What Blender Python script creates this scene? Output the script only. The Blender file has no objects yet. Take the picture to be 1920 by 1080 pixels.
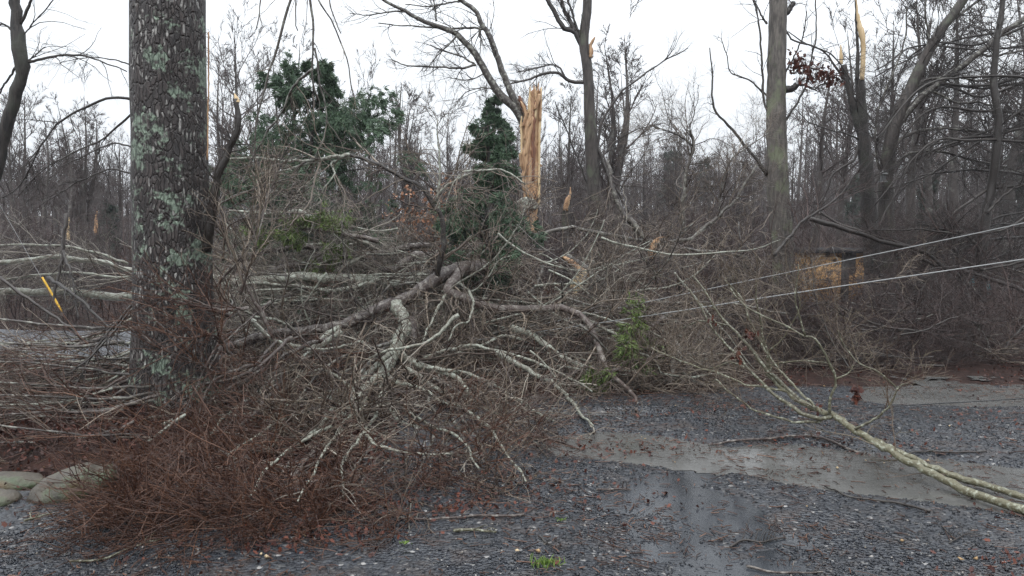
import bpy, math
import numpy as np
from mathutils import Vector

SC = bpy.context.scene
COL = SC.collection
R = math.radians
rng = np.random.default_rng(7)

# ------------------------------------------------------------ camera, sky, sun, exposure
F = 1423.0
PITCH = math.atan(90.0 / F)
CZ = 1.6
cam_d = bpy.data.cameras.new('camera')
cam_d.sensor_width = 36.0
cam_d.lens = F / 1920.0 * 36.0
cam_d.clip_start = 0.05
cam_d.clip_end = 1500.0
cam = bpy.data.objects.new('camera', cam_d)
cam.location = (0, 0, CZ)
cam.rotation_euler = (math.pi / 2 - PITCH, 0, 0)
COL.objects.link(cam)
SC.camera = cam

SUN_EL, SUN_AZ = R(62), R(200)          # high, veiled by cloud, a little behind the camera
w = bpy.data.worlds.new('World')
SC.world = w
w.use_nodes = True
nt = w.node_tree
bg = nt.nodes['Background']
sky = nt.nodes.new('ShaderNodeTexSky')
sky.sky_type = 'NISHITA'
sky.sun_disc = False
sky.sun_elevation = SUN_EL
sky.sun_rotation = SUN_AZ
sky.air_density = 1.0
sky.dust_density = 4.0
hsv = nt.nodes.new('ShaderNodeHueSaturation')
hsv.inputs['Saturation'].default_value = 0.25
nt.links.new(sky.outputs[0], hsv.inputs['Color'])
mixn = nt.nodes.new('ShaderNodeMix')
mixn.data_type = 'RGBA'
mixn.inputs[0].default_value = 0.85      # closed cloud deck
nt.links.new(hsv.outputs[0], mixn.inputs[6])
mixn.inputs[7].default_value = (11.2, 11.7, 12.2, 1)
# an overcast deck is brighter overhead than along the horizon
wtc = nt.nodes.new('ShaderNodeTexCoord')
wsx = nt.nodes.new('ShaderNodeSeparateXYZ')
nt.links.new(wtc.outputs['Generated'], wsx.inputs[0])
wmr = nt.nodes.new('ShaderNodeMapRange')
wmr.inputs[1].default_value = 0.15; wmr.inputs[2].default_value = 1.0
wmr.inputs[3].default_value = 1.0; wmr.inputs[4].default_value = 2.3
nt.links.new(wsx.outputs[2], wmr.inputs[0])
wml = nt.nodes.new('ShaderNodeVectorMath'); wml.operation = 'SCALE'
nt.links.new(mixn.outputs[2], wml.inputs[0]); nt.links.new(wmr.outputs[0], wml.inputs['Scale'])
nt.links.new(wml.outputs[0], bg.inputs['Color'])
bg.inputs['Strength'].default_value = 0.14

sd = bpy.data.lights.new('sun', 'SUN')
sd.energy = 1.4
sd.angle = R(25)
sd.color = (1.0, 0.97, 0.93)
sun = bpy.data.objects.new('sun', sd)
sdir = Vector((math.sin(SUN_AZ) * math.cos(SUN_EL), math.cos(SUN_AZ) * math.cos(SUN_EL), math.sin(SUN_EL)))
sun.rotation_euler = sdir.to_track_quat('Z', 'Y').to_euler()
COL.objects.link(sun)

SC.view_settings.view_transform = 'Standard'
SC.view_settings.look = 'None'
SC.view_settings.gamma = 1.0
SC.view_settings.exposure = -0.42
SC.cycles.denoising_prefilter = 'NONE'
SC.cycles.max_bounces = 5
SC.cycles.diffuse_bounces = 3
SC.cycles.glossy_bounces = 2
SC.cycles.volume_bounces = 1
SC.cycles.transparent_max_bounces = 8

# ------------------------------------------------------------ picture <-> place helpers
cp, sp = math.cos(PITCH), math.sin(PITCH)


def PX(px, py, Y):
    """the place seen at pixel (px,py) of the photo, Y metres ahead"""
    u, v = (px - 960) / F, (540 - py) / F
    dy, dz = cp + v * sp, -sp + v * cp
    s = Y / dy
    return np.array([u * s, Y, CZ + dz * s])


def GX(px, py, z=0.0):
    u, v = (px - 960) / F, (540 - py) / F
    dy, dz = cp + v * sp, -sp + v * cp
    s = (z - CZ) / dz
    return np.array([u * s, dy * s, z])


_ph = rng.uniform(0, 6.28, (3, 8))
_dr = rng.normal(0, 1, (3, 8, 3))
_dr /= np.linalg.norm(_dr, axis=2, keepdims=True)


def wnoise(x, y, z=0.0, k=1.0, s=0):
    """cheap smooth noise, about -1..1"""
    o = 0
    for i in range(8):
        d = _dr[s % 3, i]
        f = k * (0.7 + 0.25 * i)
        o = o + np.sin(f * (d[0] * x + d[1] * y + d[2] * z) + _ph[s % 3, i] + 1.7 * np.sin(f * 0.6 * (d[1] * x - d[0] * y + d[2] * z) + i))
    return o / 4.0


def smooth(a, b, x):
    t = np.clip((x - a) / (b - a), 0, 1)
    return t * t * (3 - 2 * t)


# ------------------------------------------------------------ tagging
def tag(o, label=None, cat=None, group=None, kind=None):
    if label: o['label'] = label
    if cat: o['category'] = cat
    if group: o['group'] = group
    if kind: o['kind'] = kind
    return o


def thing(name, loc, label, cat, group=None):
    o = bpy.data.objects.new(name, None)
    o.empty_display_size = 0.2
    o.location = loc
    COL.objects.link(o)
    tag(o, label, cat, group)
    return o


def link_mesh(name, me, mat, parent=None):
    o = bpy.data.objects.new(name, me)
    if mat is not None:
        me.materials.append(mat)
    COL.objects.link(o)
    if parent is not None:
        o.parent = parent
    return o


def raw_mesh(name, V, loops, sizes, tint=None, smoothf=True, origin=None, w=None):
    V = np.asarray(V, np.float32)
    if origin is not None:
        V = V - np.asarray(origin, np.float32)
    me = bpy.data.meshes.new(name)
    me.vertices.add(len(V))
    me.vertices.foreach_set('co', V.ravel())
    loops = np.asarray(loops, np.int32).ravel()
    sizes = np.asarray(sizes, np.int32).ravel()
    me.loops.add(len(loops))
    me.loops.foreach_set('vertex_index', loops)
    me.polygons.add(len(sizes))
    st = np.zeros(len(sizes), np.int32)
    st[1:] = np.cumsum(sizes)[:-1]
    me.polygons.foreach_set('loop_start', st)
    me.polygons.foreach_set('loop_total', sizes)
    if smoothf:
        me.polygons.foreach_set('use_smooth', np.ones(len(sizes), bool))
    if tint is not None:
        a = me.attributes.new('tint', 'FLOAT', 'POINT')
        a.data.foreach_set('value', np.asarray(tint, np.float32))
    me.update(calc_edges=True)
    return me


# ------------------------------------------------------------ materials
def mat_new(name):
    m = bpy.data.materials.new(name)
    m.use_nodes = True
    t = m.node_tree
    return m, t, t.nodes['Principled BSDF']


def node(t, typ, **kw):
    n = t.nodes.new(typ)
    for k, v in kw.items():
        if k in n.inputs:
            n.inputs[k].default_value = v
        else:
            setattr(n, k, v)
    return n


def ramp(t, fac, stops):
    n = t.nodes.new('ShaderNodeValToRGB')
    e = n.color_ramp.elements
    while len(e) < len(stops):
        e.new(0.5)
    for i, (p, c) in enumerate(stops):
        e[i].position = p
        e[i].color = (c[0], c[1], c[2], 1)
    t.links.new(fac, n.inputs[0])
    return n.outputs[0]


def mixc(t, fac, a, b):
    n = t.nodes.new('ShaderNodeMix')
    n.data_type = 'RGBA'
    if isinstance(fac, (int, float)):
        n.inputs[0].default_value = fac
    else:
        t.links.new(fac, n.inputs[0])
    for s, v in ((6, a), (7, b)):
        if isinstance(v, tuple):
            n.inputs[s].default_value = (v[0], v[1], v[2], 1)
        else:
            t.links.new(v, n.inputs[s])
    return n.outputs[2]


def noise_fac(t, scale, detail=3, stretch=None, rough=0.6):
    tc = node(t, 'ShaderNodeTexCoord')
    n = node(t, 'ShaderNodeTexNoise', Scale=scale, Detail=detail, Roughness=rough)
    if stretch:
        mp = node(t, 'ShaderNodeMapping')
        mp.inputs['Scale'].default_value = stretch
        t.links.new(tc.outputs['Object'], mp.inputs[0])
        t.links.new(mp.outputs[0], n.inputs['Vector'])
    else:
        t.links.new(tc.outputs['Object'], n.inputs['Vector'])
    return n.outputs['Fac']


def twig_mat(name, c0, c1, lich=None, lscale=14.0, lpos=(0.5, 0.62), rough=0.42, bump=0.0):
    """bark of limbs and twigs: tint picks between two colours branch by branch, lichen in patches"""
    m, t, b = mat_new(name)
    at = node(t, 'ShaderNodeAttribute', attribute_name='tint')
    pw = node(t, 'ShaderNodeMath', operation='POWER'); t.links.new(at.outputs['Fac'], pw.inputs[0]); pw.inputs[1].default_value = 2.2
    base = mixc(t, pw.outputs[0], c0, c1)
    nf = noise_fac(t, 40.0, 2)
    base = mixc(t, nf, mixc(t, 0.45, base, (0.02, 0.015, 0.013)), base)
    if lich:
        f = noise_fac(t, lscale, 4)
        r = ramp(t, f, [(lpos[0], (0, 0, 0)), (lpos[1], (1, 1, 1))])
        base = mixc(t, r, base, lich)
    t.links.new(base, b.inputs['Base Color'])
    b.inputs['Roughness'].default_value = rough
    if bump:
        bn = node(t, 'ShaderNodeBump', Strength=bump, Distance=0.01)
        t.links.new(noise_fac(t, 60.0, 3), bn.inputs['Height'])
        t.links.new(bn.outputs[0], b.inputs['Normal'])
    return m


M = {}
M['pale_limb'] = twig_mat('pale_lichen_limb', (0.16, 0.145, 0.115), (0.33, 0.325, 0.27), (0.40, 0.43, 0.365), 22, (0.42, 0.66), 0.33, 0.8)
M['brown_limb'] = twig_mat('wet_brown_limb', (0.05, 0.033, 0.028), (0.10, 0.072, 0.062), (0.20, 0.18, 0.16), 16, (0.5, 0.62), 0.3, 1.0)
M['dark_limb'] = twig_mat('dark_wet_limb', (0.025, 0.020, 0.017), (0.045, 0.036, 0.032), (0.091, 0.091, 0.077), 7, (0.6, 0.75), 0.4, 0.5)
M['grey_limb'] = twig_mat('grey_limb', (0.045, 0.036, 0.031), (0.13, 0.115, 0.10), (0.26, 0.26, 0.225), 14, (0.5, 0.66), 0.35, 0.6)
M['twig_mid'] = twig_mat('brown_grey_twig', (0.026, 0.011, 0.008), (0.35, 0.285, 0.22), rough=0.28)
M['twig_red'] = twig_mat('red_brown_twig', (0.040, 0.013, 0.008), (0.18, 0.086, 0.050), rough=0.34)
M['twig_maroon'] = twig_mat('maroon_twig', (0.018, 0.008, 0.008), (0.095, 0.056, 0.048), rough=0.45)
M['twig_dark'] = twig_mat('dark_twig', (0.012, 0.008, 0.0075), (0.045, 0.034, 0.030), rough=0.5)
M['twig_pale'] = twig_mat('pale_twig', (0.055, 0.035, 0.026), (0.50, 0.46, 0.385), rough=0.3)
M['sapling'] = twig_mat('green_grey_sapling_bark', (0.085, 0.078, 0.045), (0.16, 0.148, 0.088), (0.30, 0.31, 0.24), 34, (0.52, 0.64), 0.32, 0.8)
M['sapling_twig'] = twig_mat('sapling_twig', (0.098, 0.063, 0.042), (0.189, 0.161, 0.105), rough=0.38)
M['wood_bark'] = twig_mat('woods_bark', (0.062, 0.052, 0.048), (0.115, 0.10, 0.092), (0.19, 0.19, 0.17), 3, (0.55, 0.7), 0.7)
M['wood_twig'] = twig_mat('woods_twig', (0.062, 0.046, 0.043), (0.11, 0.086, 0.08), rough=0.7)

# big trunk bark: plates, furrows, pale flecks, mint lichen
m, t, b = mat_new('furrowed_lichen_bark')
tc = node(t, 'ShaderNodeTexCoord')
mp = node(t, 'ShaderNodeMapping'); mp.inputs['Scale'].default_value = (1, 1, 0.3)
t.links.new(tc.outputs['Object'], mp.inputs[0])
wn = node(t, 'ShaderNodeTexNoise', Scale=9.0, Detail=3); t.links.new(tc.outputs['Object'], wn.inputs['Vector'])
wv = node(t, 'ShaderNodeVectorMath', operation='MULTIPLY_ADD'); t.links.new(wn.outputs['Color'], wv.inputs[0]); wv.inputs[1].default_value = (.05, .05, .05); t.links.new(mp.outputs[0], wv.inputs[2])
v1 = node(t, 'ShaderNodeTexVoronoi', Scale=46.0); t.links.new(wv.outputs[0], v1.inputs['Vector'])
v2 = node(t, 'ShaderNodeTexVoronoi', Scale=30.0, feature='DISTANCE_TO_EDGE'); t.links.new(wv.outputs[0], v2.inputs['Vector'])
n1 = node(t, 'ShaderNodeTexNoise', Scale=16.0, Detail=5); t.links.new(mp.outputs[0], n1.inputs['Vector'])
base = ramp(t, n1.outputs['Fac'], [(0.3, (0.014, 0.011, 0.011)), (0.55, (0.04, 0.03, 0.028)), (0.75, (0.085, 0.07, 0.064))])
crack = ramp(t, v2.outputs['Distance'], [(0.0, (0, 0, 0)), (0.16, (1, 1, 1))])
base = mixc(t, crack, (0.018, 0.014, 0.013), base)
# pale flecks, in horizontal bands as on the photographed tree
bw = node(t, 'ShaderNodeSeparateXYZ'); t.links.new(tc.outputs['Object'], bw.inputs[0])
n2 = node(t, 'ShaderNodeTexNoise', Scale=3.2, Detail=2)
mp2 = node(t, 'ShaderNodeMapping'); mp2.inputs['Scale'].default_value = (0.6, 0.6, 1.5)
t.links.new(tc.outputs['Object'], mp2.inputs[0]); t.links.new(mp2.outputs[0], n2.inputs['Vector'])
sep = node(t, 'ShaderNodeSeparateColor'); t.links.new(v1.outputs['Color'], sep.inputs[0])
add = node(t, 'ShaderNodeMath', operation='ADD'); t.links.new(sep.outputs[0], add.inputs[0]); t.links.new(n2.outputs['Fac'], add.inputs[1])
fl = ramp(t, add.outputs[0], [(0.0, (0, 0, 0)), (0.01, (0, 0, 0))])
fleck = t.nodes.new('ShaderNodeMapRange'); fleck.inputs[1].default_value = 1.31; fleck.inputs[2].default_value = 1.40
t.links.new(add.outputs[0], fleck.inputs[0])
core = ramp(t, v1.outputs['Distance'], [(0.38, (1, 1, 1)), (0.55, (0, 0, 0))])
fm = node(t, 'ShaderNodeMath', operation='MULTIPLY'); t.links.new(fleck.outputs[0], fm.inputs[0]); t.links.new(core, fm.inputs[1])
base = mixc(t, fm.outputs[0], base, (0.27, 0.26, 0.245))
# lichen
n3 = node(t, 'ShaderNodeTexNoise', Scale=4.2, Detail=2); t.links.new(tc.outputs['Object'], n3.inputs['Vector'])
n4 = node(t, 'ShaderNodeTexNoise', Scale=26.0, Detail=6); t.links.new(tc.outputs['Object'], n4.inputs['Vector'])
mm = node(t, 'ShaderNodeMath', operation='MULTIPLY_ADD'); t.links.new(n4.outputs['Fac'], mm.inputs[0]); mm.inputs[1].default_value = 0.55; t.links.new(n3.outputs['Fac'], mm.inputs[2])
lf = t.nodes.new('ShaderNodeMapRange'); lf.inputs[1].default_value = 0.835; lf.inputs[2].default_value = 0.92
t.links.new(mm.outputs[0], lf.inputs[0])
lc = ramp(t, n4.outputs['Fac'], [(0.35, (0.075, 0.10, 0.075)), (0.64, (0.21, 0.265, 0.205))])
base = mixc(t, lf.outputs[0], base, lc)
t.links.new(base, b.inputs['Base Color'])
b.inputs['Roughness'].default_value = 0.55
bn = node(t, 'ShaderNodeBump', Strength=0.9, Distance=0.03)
bh = node(t, 'ShaderNodeMath', operation='MULTIPLY'); t.links.new(n1.outputs['Fac'], bh.inputs[0]); t.links.new(crack, bh.inputs[1])
t.links.new(bh.outputs[0], bn.inputs['Height']); t.links.new(bn.outputs[0], b.inputs['Normal'])
M['lichen_bark'] = m


def bark2(name, c0, c1, moss):
    m, t, b = mat_new(name)
    f = noise_fac(t, 22.0, 6, (1, 1, 0.16), 0.7)
    base = ramp(t, f, [(0.38, c0), (0.64, c1)])
    g = noise_fac(t, 2.6, 4, (1, 1, 0.7))
    base = mixc(t, ramp(t, g, [(0.54, (0, 0, 0)), (0.64, (1, 1, 1))]), base, moss)
    t.links.new(base, b.inputs['Base Color'])
    b.inputs['Roughness'].default_value = 0.6
    bn = node(t, 'ShaderNodeBump', Strength=0.9, Distance=0.03)
    t.links.new(f, bn.inputs['Height']); t.links.new(bn.outputs[0], b.inputs['Normal'])
    return m


M['grey_bark'] = bark2('grey_furrowed_bark', (0.042, 0.036, 0.032), (0.154, 0.136, 0.119), (0.133, 0.147, 0.091))
M['dark_bark'] = bark2('dark_furrowed_bark', (0.010, 0.009, 0.009), (0.05, 0.041, 0.036), (0.04, 0.043, 0.032))
M['mid_bark'] = bark2('brown_furrowed_bark', (0.025, 0.020, 0.018), (0.084, 0.070, 0.062), (0.084, 0.091, 0.063))

# fresh torn wood
def wood_mat(name, stops):
    m, t, b = mat_new(name)
    f = noise_fac(t, 15.0, 6, (1, 1, 0.14), 0.68)
    base = ramp(t, f, stops)
    t.links.new(base, b.inputs['Base Color'])
    b.inputs['Roughness'].default_value = 0.6
    bn = node(t, 'ShaderNodeBump', Strength=0.7, Distance=0.02)
    t.links.new(f, bn.inputs['Height']); t.links.new(bn.outputs[0], b.inputs['Normal'])
    return m


M['torn_wood'] = wood_mat('torn_orange_wood', [(0.28, (0.10, 0.045, 0.025)), (0.40, (0.27, 0.145, 0.075)), (0.52, (0.42, 0.255, 0.14)), (0.64, (0.52, 0.35, 0.205)), (0.78, (0.64, 0.50, 0.34))])
M['sapwood'] = wood_mat('pale_sapwood', [(0.30, (0.48, 0.33, 0.17)), (0.6, (0.70, 0.54, 0.33)), (0.8, (0.76, 0.65, 0.45))])
M['heart_wood'] = wood_mat('dark_heart_wood', [(0.3, (0.06, 0.022, 0.014)), (0.6, (0.22, 0.09, 0.045)), (0.8, (0.33, 0.16, 0.08))])


def leaf_mat(name, c0, c1, rough=0.5):
    m, t, b = mat_new(name)
    at = node(t, 'ShaderNodeAttribute', attribute_name='tint')
    t.links.new(mixc(t, at.outputs['Fac'], c0, c1), b.inputs['Base Color'])
    b.inputs['Roughness'].default_value = rough
    b.inputs['Specular IOR Level'].default_value = 0.3
    return m


M['cedar'] = leaf_mat('cedar_spray', (0.022, 0.048, 0.030), (0.095, 0.15, 0.085), 0.6)
M['cedar_bright'] = leaf_mat('cedar_spray_bright', (0.05, 0.085, 0.022), (0.15, 0.20, 0.06), 0.55)
M['pine'] = leaf_mat('pine_needles', (0.03, 0.05, 0.04), (0.06, 0.08, 0.06), 0.6)
M['red_leaf'] = leaf_mat('wet_red_oak_leaf', (0.04, 0.013, 0.011), (0.12, 0.034, 0.018), 0.5)
M['litter'] = leaf_mat('wet_leaf_litter', (0.016, 0.007, 0.006), (0.095, 0.03, 0.019), 0.55)
M['beech_leaf'] = leaf_mat('tan_orange_leaf', (0.20, 0.085, 0.045), (0.40, 0.21, 0.12), 0.55)
M['grass'] = leaf_mat('grass_blade', (0.06, 0.11, 0.02), (0.17, 0.26, 0.05), 0.5)
M['chip'] = leaf_mat('wood_chip', (0.30, 0.19, 0.09), (0.50, 0.40, 0.26), 0.5)

# wet gravel
m, t, b = mat_new('wet_gravel')
tc = node(t, 'ShaderNodeTexCoord')
v = node(t, 'ShaderNodeTexVoronoi', Scale=48.0); t.links.new(tc.outputs['Object'], v.inputs['Vector'])
sep = node(t, 'ShaderNodeSeparateColor'); t.links.new(v.outputs['Color'], sep.inputs[0])
base = ramp(t, sep.outputs[0], [(0.0, (0.007, 0.008, 0.011)), (0.5, (0.018, 0.021, 0.028)), (0.85, (0.036, 0.04, 0.048)), (0.975, (0.07, 0.07, 0.07)), (1.0, (0.3, 0.29, 0.28))])
big = node(t, 'ShaderNodeTexNoise', Scale=1.3, Detail=4); t.links.new(tc.outputs['Object'], big.inputs['Vector'])
dirt = node(t, 'ShaderNodeTexNoise', Scale=5.0, Detail=5); t.links.new(tc.outputs['Object'], dirt.inputs['Vector'])
base = mixc(t, ramp(t, dirt.outputs['Fac'], [(0.5, (0, 0, 0)), (0.72, (0.65, 0.65, 0.65))]), base, (0.05, 0.036, 0.03))
t.links.new(base, b.inputs['Base Color'])
wet = ramp(t, big.outputs['Fac'], [(0.38, (0.42, 0.42, 0.42)), (0.62, (0.14, 0.14, 0.14))])
t.links.new(wet, b.inputs['Roughness'])
bn = node(t, 'ShaderNodeBump', Strength=0.75, Distance=0.012)
inv = node(t, 'ShaderNodeMath', operation='SUBTRACT'); inv.inputs[0].default_value = 1.0; t.links.new(v.outputs['Distance'], inv.inputs[1])
t.links.new(inv.outputs[0], bn.inputs['Height']); t.links.new(bn.outputs[0], b.inputs['Normal'])
M['gravel'] = m

m, t, b = mat_new('gravel_stone')
at = node(t, 'ShaderNodeAttribute', attribute_name='tint')
base = ramp(t, at.outputs['Fac'], [(0.0, (0.004, 0.005, 0.0075)), (0.6, (0.013, 0.0155, 0.022)), (0.93, (0.038, 0.043, 0.052)), (0.97, (0.16, 0.14, 0.12)), (1.0, (0.5, 0.48, 0.46))])
t.links.new(base, b.inputs['Base Color']); b.inputs['Roughness'].default_value = 0.2
M['stone'] = m

m, t, b = mat_new('forest_floor_soil')
f = noise_fac(t, 6.0, 6)
base = ramp(t, f, [(0.3, (0.012, 0.007, 0.006)), (0.55, (0.03, 0.016, 0.013)), (0.75, (0.055, 0.027, 0.021))])
t.links.new(base, b.inputs['Base Color']); b.inputs['Roughness'].default_value = 0.85; b.inputs['Specular IOR Level'].default_value = 0.15
bn = node(t, 'ShaderNodeBump', Strength=0.8, Distance=0.04)
t.links.new(noise_fac(t, 25.0, 4), bn.inputs['Height']); t.links.new(bn.outputs[0], b.inputs['Normal'])
M['soil'] = m

m, t, b = mat_new('muddy_water')
f = noise_fac(t, 1.7, 4)
t.links.new(ramp(t, f, [(0.35, (0.075, 0.075, 0.072)), (0.7, (0.125, 0.124, 0.12))]), b.inputs['Base Color'])
b.inputs['Roughness'].default_value = 0.02
b.inputs['IOR'].default_value = 1.33
bn = node(t, 'ShaderNodeBump', Strength=0.12, Distance=0.02)
t.links.new(noise_fac(t, 11.0, 3, (1, 2.4, 1)), bn.inputs['Height']); t.links.new(bn.outputs[0], b.inputs['Normal'])
M['water'] = m

m, t, b = mat_new('thin_clear_water_film')
f = noise_fac(t, 3.0, 4)
t.links.new(ramp(t, f, [(0.35, (0.02, 0.023, 0.028)), (0.7, (0.045, 0.05, 0.058))]), b.inputs['Base Color'])
b.inputs['Roughness'].default_value = 0.06
b.inputs['IOR'].default_value = 1.45
bn = node(t, 'ShaderNodeBump', Strength=0.06, Distance=0.01)
t.links.new(noise_fac(t, 40.0, 3), bn.inputs['Height']); t.links.new(bn.outputs[0], b.inputs['Normal'])
M['film'] = m

m, t, b = mat_new('wet_asphalt')
f = noise_fac(t, 30.0, 4)
t.links.new(ramp(t, f, [(0.3, (0.10, 0.105, 0.115)), (0.7, (0.16, 0.165, 0.18))]), b.inputs['Base Color'])
b.inputs['Roughness'].default_value = 0.25
M['asphalt'] = m

m, t, b = mat_new('mossy_rock')
f = noise_fac(t, 7.0, 5)
base = ramp(t, f, [(0.3, (0.025, 0.021, 0.016)), (0.6, (0.09, 0.076, 0.057))])
g = noise_fac(t, 3.5, 4)
base = mixc(t, ramp(t, g, [(0.48, (0, 0, 0)), (0.60, (1, 1, 1))]), base, (0.052, 0.068, 0.034))
h = noise_fac(t, 2.2, 2)
base = mixc(t, ramp(t, h, [(0.6, (0, 0, 0)), (0.7, (1, 1, 1))]), base, (0.095, 0.05, 0.02))
t.links.new(base, b.inputs['Base Color']); b.inputs['Roughness'].default_value = 0.5
bn = node(t, 'ShaderNodeBump', Strength=0.6, Distance=0.02)
t.links.new(noise_fac(t, 35.0, 4), bn.inputs['Height']); t.links.new(bn.outputs[0], b.inputs['Normal'])
M['rock'] = m


def plain(name, c, rough=0.5, metal=0.0, var=0.15, scale=20.0, stretch=None):
    m, t, b = mat_new(name)
    f = noise_fac(t, scale, 4, stretch)
    lo = tuple(x * (1 - var) for x in c); hi = tuple(min(1, x * (1 + var)) for x in c)
    t.links.new(ramp(t, f, [(0.35, lo), (0.65, hi)]), b.inputs['Base Color'])
    b.inputs['Roughness'].default_value = rough
    b.inputs['Metallic'].default_value = metal
    return m


M['wire_grey'] = plain('weathered_aluminium_cable', (0.26, 0.265, 0.265), 0.5)
M['wire_black'] = plain('black_cable', (0.015, 0.015, 0.017), 0.4)
M['yellow'] = plain('yellow_plastic', (0.62, 0.36, 0.03), 0.4)
M['teal'] = plain('teal_sheet', (0.08, 0.24, 0.27), 0.5)
M['roof'] = plain('dark_shingle', (0.03, 0.029, 0.03), 0.95, var=0.5)
M['roof'].node_tree.nodes['Principled BSDF'].inputs['Specular IOR Level'].default_value = 0.1
M['dark_frame'] = plain('dark_boards', (0.055, 0.05, 0.048), 0.7, var=0.3)
M['brown_board'] = plain('rust_brown_board', (0.17, 0.075, 0.04), 0.6, var=0.3)
M['white'] = plain('white_plastic', (0.13, 0.13, 0.13), 0.6)
# weathered tan siding
m, t, b = mat_new('peeling_tan_siding')
f = noise_fac(t, 5.0, 7, (1, 1, 1.6), 0.7)
base = ramp(t, f, [(0.43, (0.05, 0.035, 0.025)), (0.50, (0.50, 0.28, 0.11)), (0.7, (0.66, 0.42, 0.19))])
t.links.new(base, b.inputs['Base Color']); b.inputs['Roughness'].default_value = 0.6
M['siding'] = m


# ------------------------------------------------------------ branches
def tubes(groups, sides=4, origin=(0, 0, 0), bump=0.0, cap=False):
    """groups: list of (P[B,N,3], R[B,N], tint[B]); returns arrays for one mesh"""
    VV, LL, SS, TT = [], [], [], []
    off = 0
    for gi, (P, Rr, T) in enumerate(groups):
        if len(P) == 0:
            continue
        sd_ = sides[gi] if isinstance(sides, (list, tuple)) else sides
        B, N, _ = P.shape
        tg = np.gradient(P, axis=1)
        tg /= np.linalg.norm(tg, axis=2, keepdims=True) + 1e-9
        mean = P[:, -1] - P[:, 0]
        mean /= np.linalg.norm(mean, axis=1, keepdims=True) + 1e-9
        ax = np.eye(3)[np.argmin(np.abs(mean), axis=1)]
        ref = np.cross(mean, ax)
        ref /= np.linalg.norm(ref, axis=1, keepdims=True) + 1e-9
        ref = ref[:, None, :]
        n = ref - (ref * tg).sum(2, keepdims=True) * tg
        n /= np.linalg.norm(n, axis=2, keepdims=True) + 1e-9
        bb = np.cross(tg, n)
        a = np.arange(sd_) / sd_ * 2 * np.pi
        rr = Rr[:, :, None, None]
        if bump:
            ca, sa = np.cos(a), np.sin(a)
            ln = np.concatenate([np.zeros((B, 1)), np.cumsum(np.linalg.norm(np.diff(P, axis=1), axis=2), axis=1)], 1)
            nz = wnoise(ca[None, None] * 2.2, sa[None, None] * 2.2, ln[:, :, None] * 1.1, 1.0, gi) * 0.6 \
                + wnoise(ca[None, None] * 7, sa[None, None] * 7, ln[:, :, None] * 2.2, 1.0, gi + 1) * 0.4
            rr = rr * (1 + bump * nz)[..., None]
        V = P[:, :, None, :] + rr * (np.cos(a)[None, None, :, None] * n[:, :, None, :] + np.sin(a)[None, None, :, None] * bb[:, :, None, :])
        V = V.reshape(-1, 3)
        bi = (np.arange(B) * N * sd_)[:, None, None]
        ri = (np.arange(N - 1) * sd_)[None, :, None]
        si = np.arange(sd_)[None, None, :]
        sj = (np.arange(sd_) + 1) % sd_
        sj = sj[None, None, :]
        q = np.stack([bi + ri + si, bi + ri + sj, bi + ri + sd_ + sj, bi + ri + sd_ + si], -1).reshape(-1, 4) + off
        LL.append(q.ravel())
        SS.append(np.full(len(q), 4))
        if cap:
            e0 = (np.arange(B) * N * sd_)[:, None] + np.arange(sd_)[None, ::-1] + off
            e1 = (np.arange(B) * N * sd_ + (N - 1) * sd_)[:, None] + np.arange(sd_)[None, :] + off
            for e in (e0, e1):
                LL.append(e.ravel()); SS.append(np.full(B, sd_))
        VV.append(V)
        TT.append(np.repeat(T, N * sd_))
        off += len(V)
    return np.concatenate(VV), np.concatenate(LL), np.concatenate(SS), np.concatenate(TT)


def tube_obj(name, groups, mat, parent=None, sides=4, origin=(0, 0, 0), bump=0.0, cap=False):
    V, L, S, T = tubes(groups, sides, origin, bump, cap)
    me = raw_mesh(name, V, L, S, T, True, origin)
    return link_mesh(name, me, mat, parent)


def catmull(P, N):
    P = np.asarray(P, float)
    if len(P) == 2:
        s = np.linspace(0, 1, N)[:, None]
        return P[0] * (1 - s) + P[1] * s
    Q = np.vstack([2 * P[0] - P[1], P, 2 * P[-1] - P[-2]])
    d = np.linalg.norm(np.diff(P, axis=0), axis=1)
    u = np.concatenate([[0], np.cumsum(d)]); u /= u[-1]
    s = np.linspace(0, 1, N)
    out = np.zeros((N, P.shape[1]))
    for k, x in enumerate(s):
        i = min(np.searchsorted(u, x, side='right') - 1, len(P) - 2)
        f = (x - u[i]) / max(u[i + 1] - u[i], 1e-9)
        p0, p1, p2, p3 = Q[i], Q[i + 1], Q[i + 2], Q[i + 3]
        out[k] = 0.5 * ((2 * p1) + (-p0 + p2) * f + (2 * p0 - 5 * p1 + 4 * p2 - p3) * f * f + (-p0 + 3 * p1 - 3 * p2 + p3) * f ** 3)
    return out


def TR(pts, w0, w1, N=26, wob=0.012, zmin=0.02):
    """a limb through picture points (px,py,Y), w0..w1 its thickness in picture pixels"""
    P = np.array([PX(*p) for p in pts])
    P = catmull(P, N)
    L = np.linalg.norm(np.diff(P, axis=0), axis=1).sum()
    s = np.linspace(0, 1, N)
    ph = rng.uniform(0, 6.28, (3, 3))
    for a in range(3):
        P[:, a] += wob * L * 0.35 * (np.sin(s * 9 + ph[a, 0]) + 0.7 * np.sin(s * 19 + ph[a, 1]) + 0.5 * np.sin(s * 37 + ph[a, 2])) * np.minimum(1, s * 5)
    Y = np.interp(s, np.linspace(0, 1, len(pts)), [p[2] for p in pts])
    rad = (w0 + (w1 - w0) * s ** 0.8) / 2 / F * Y
    P[1:-1] += rng.normal(0, 1, (N - 2, 3)) * np.minimum(rad[1:-1] * .22, .006)[:, None]
    rad = rad * (1 + rng.normal(0, .06, N) * np.minimum(1, .03 / rad))
    P[:, 2] = np.maximum(P[:, 2], zmin + rad)
    return P, rad


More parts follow.
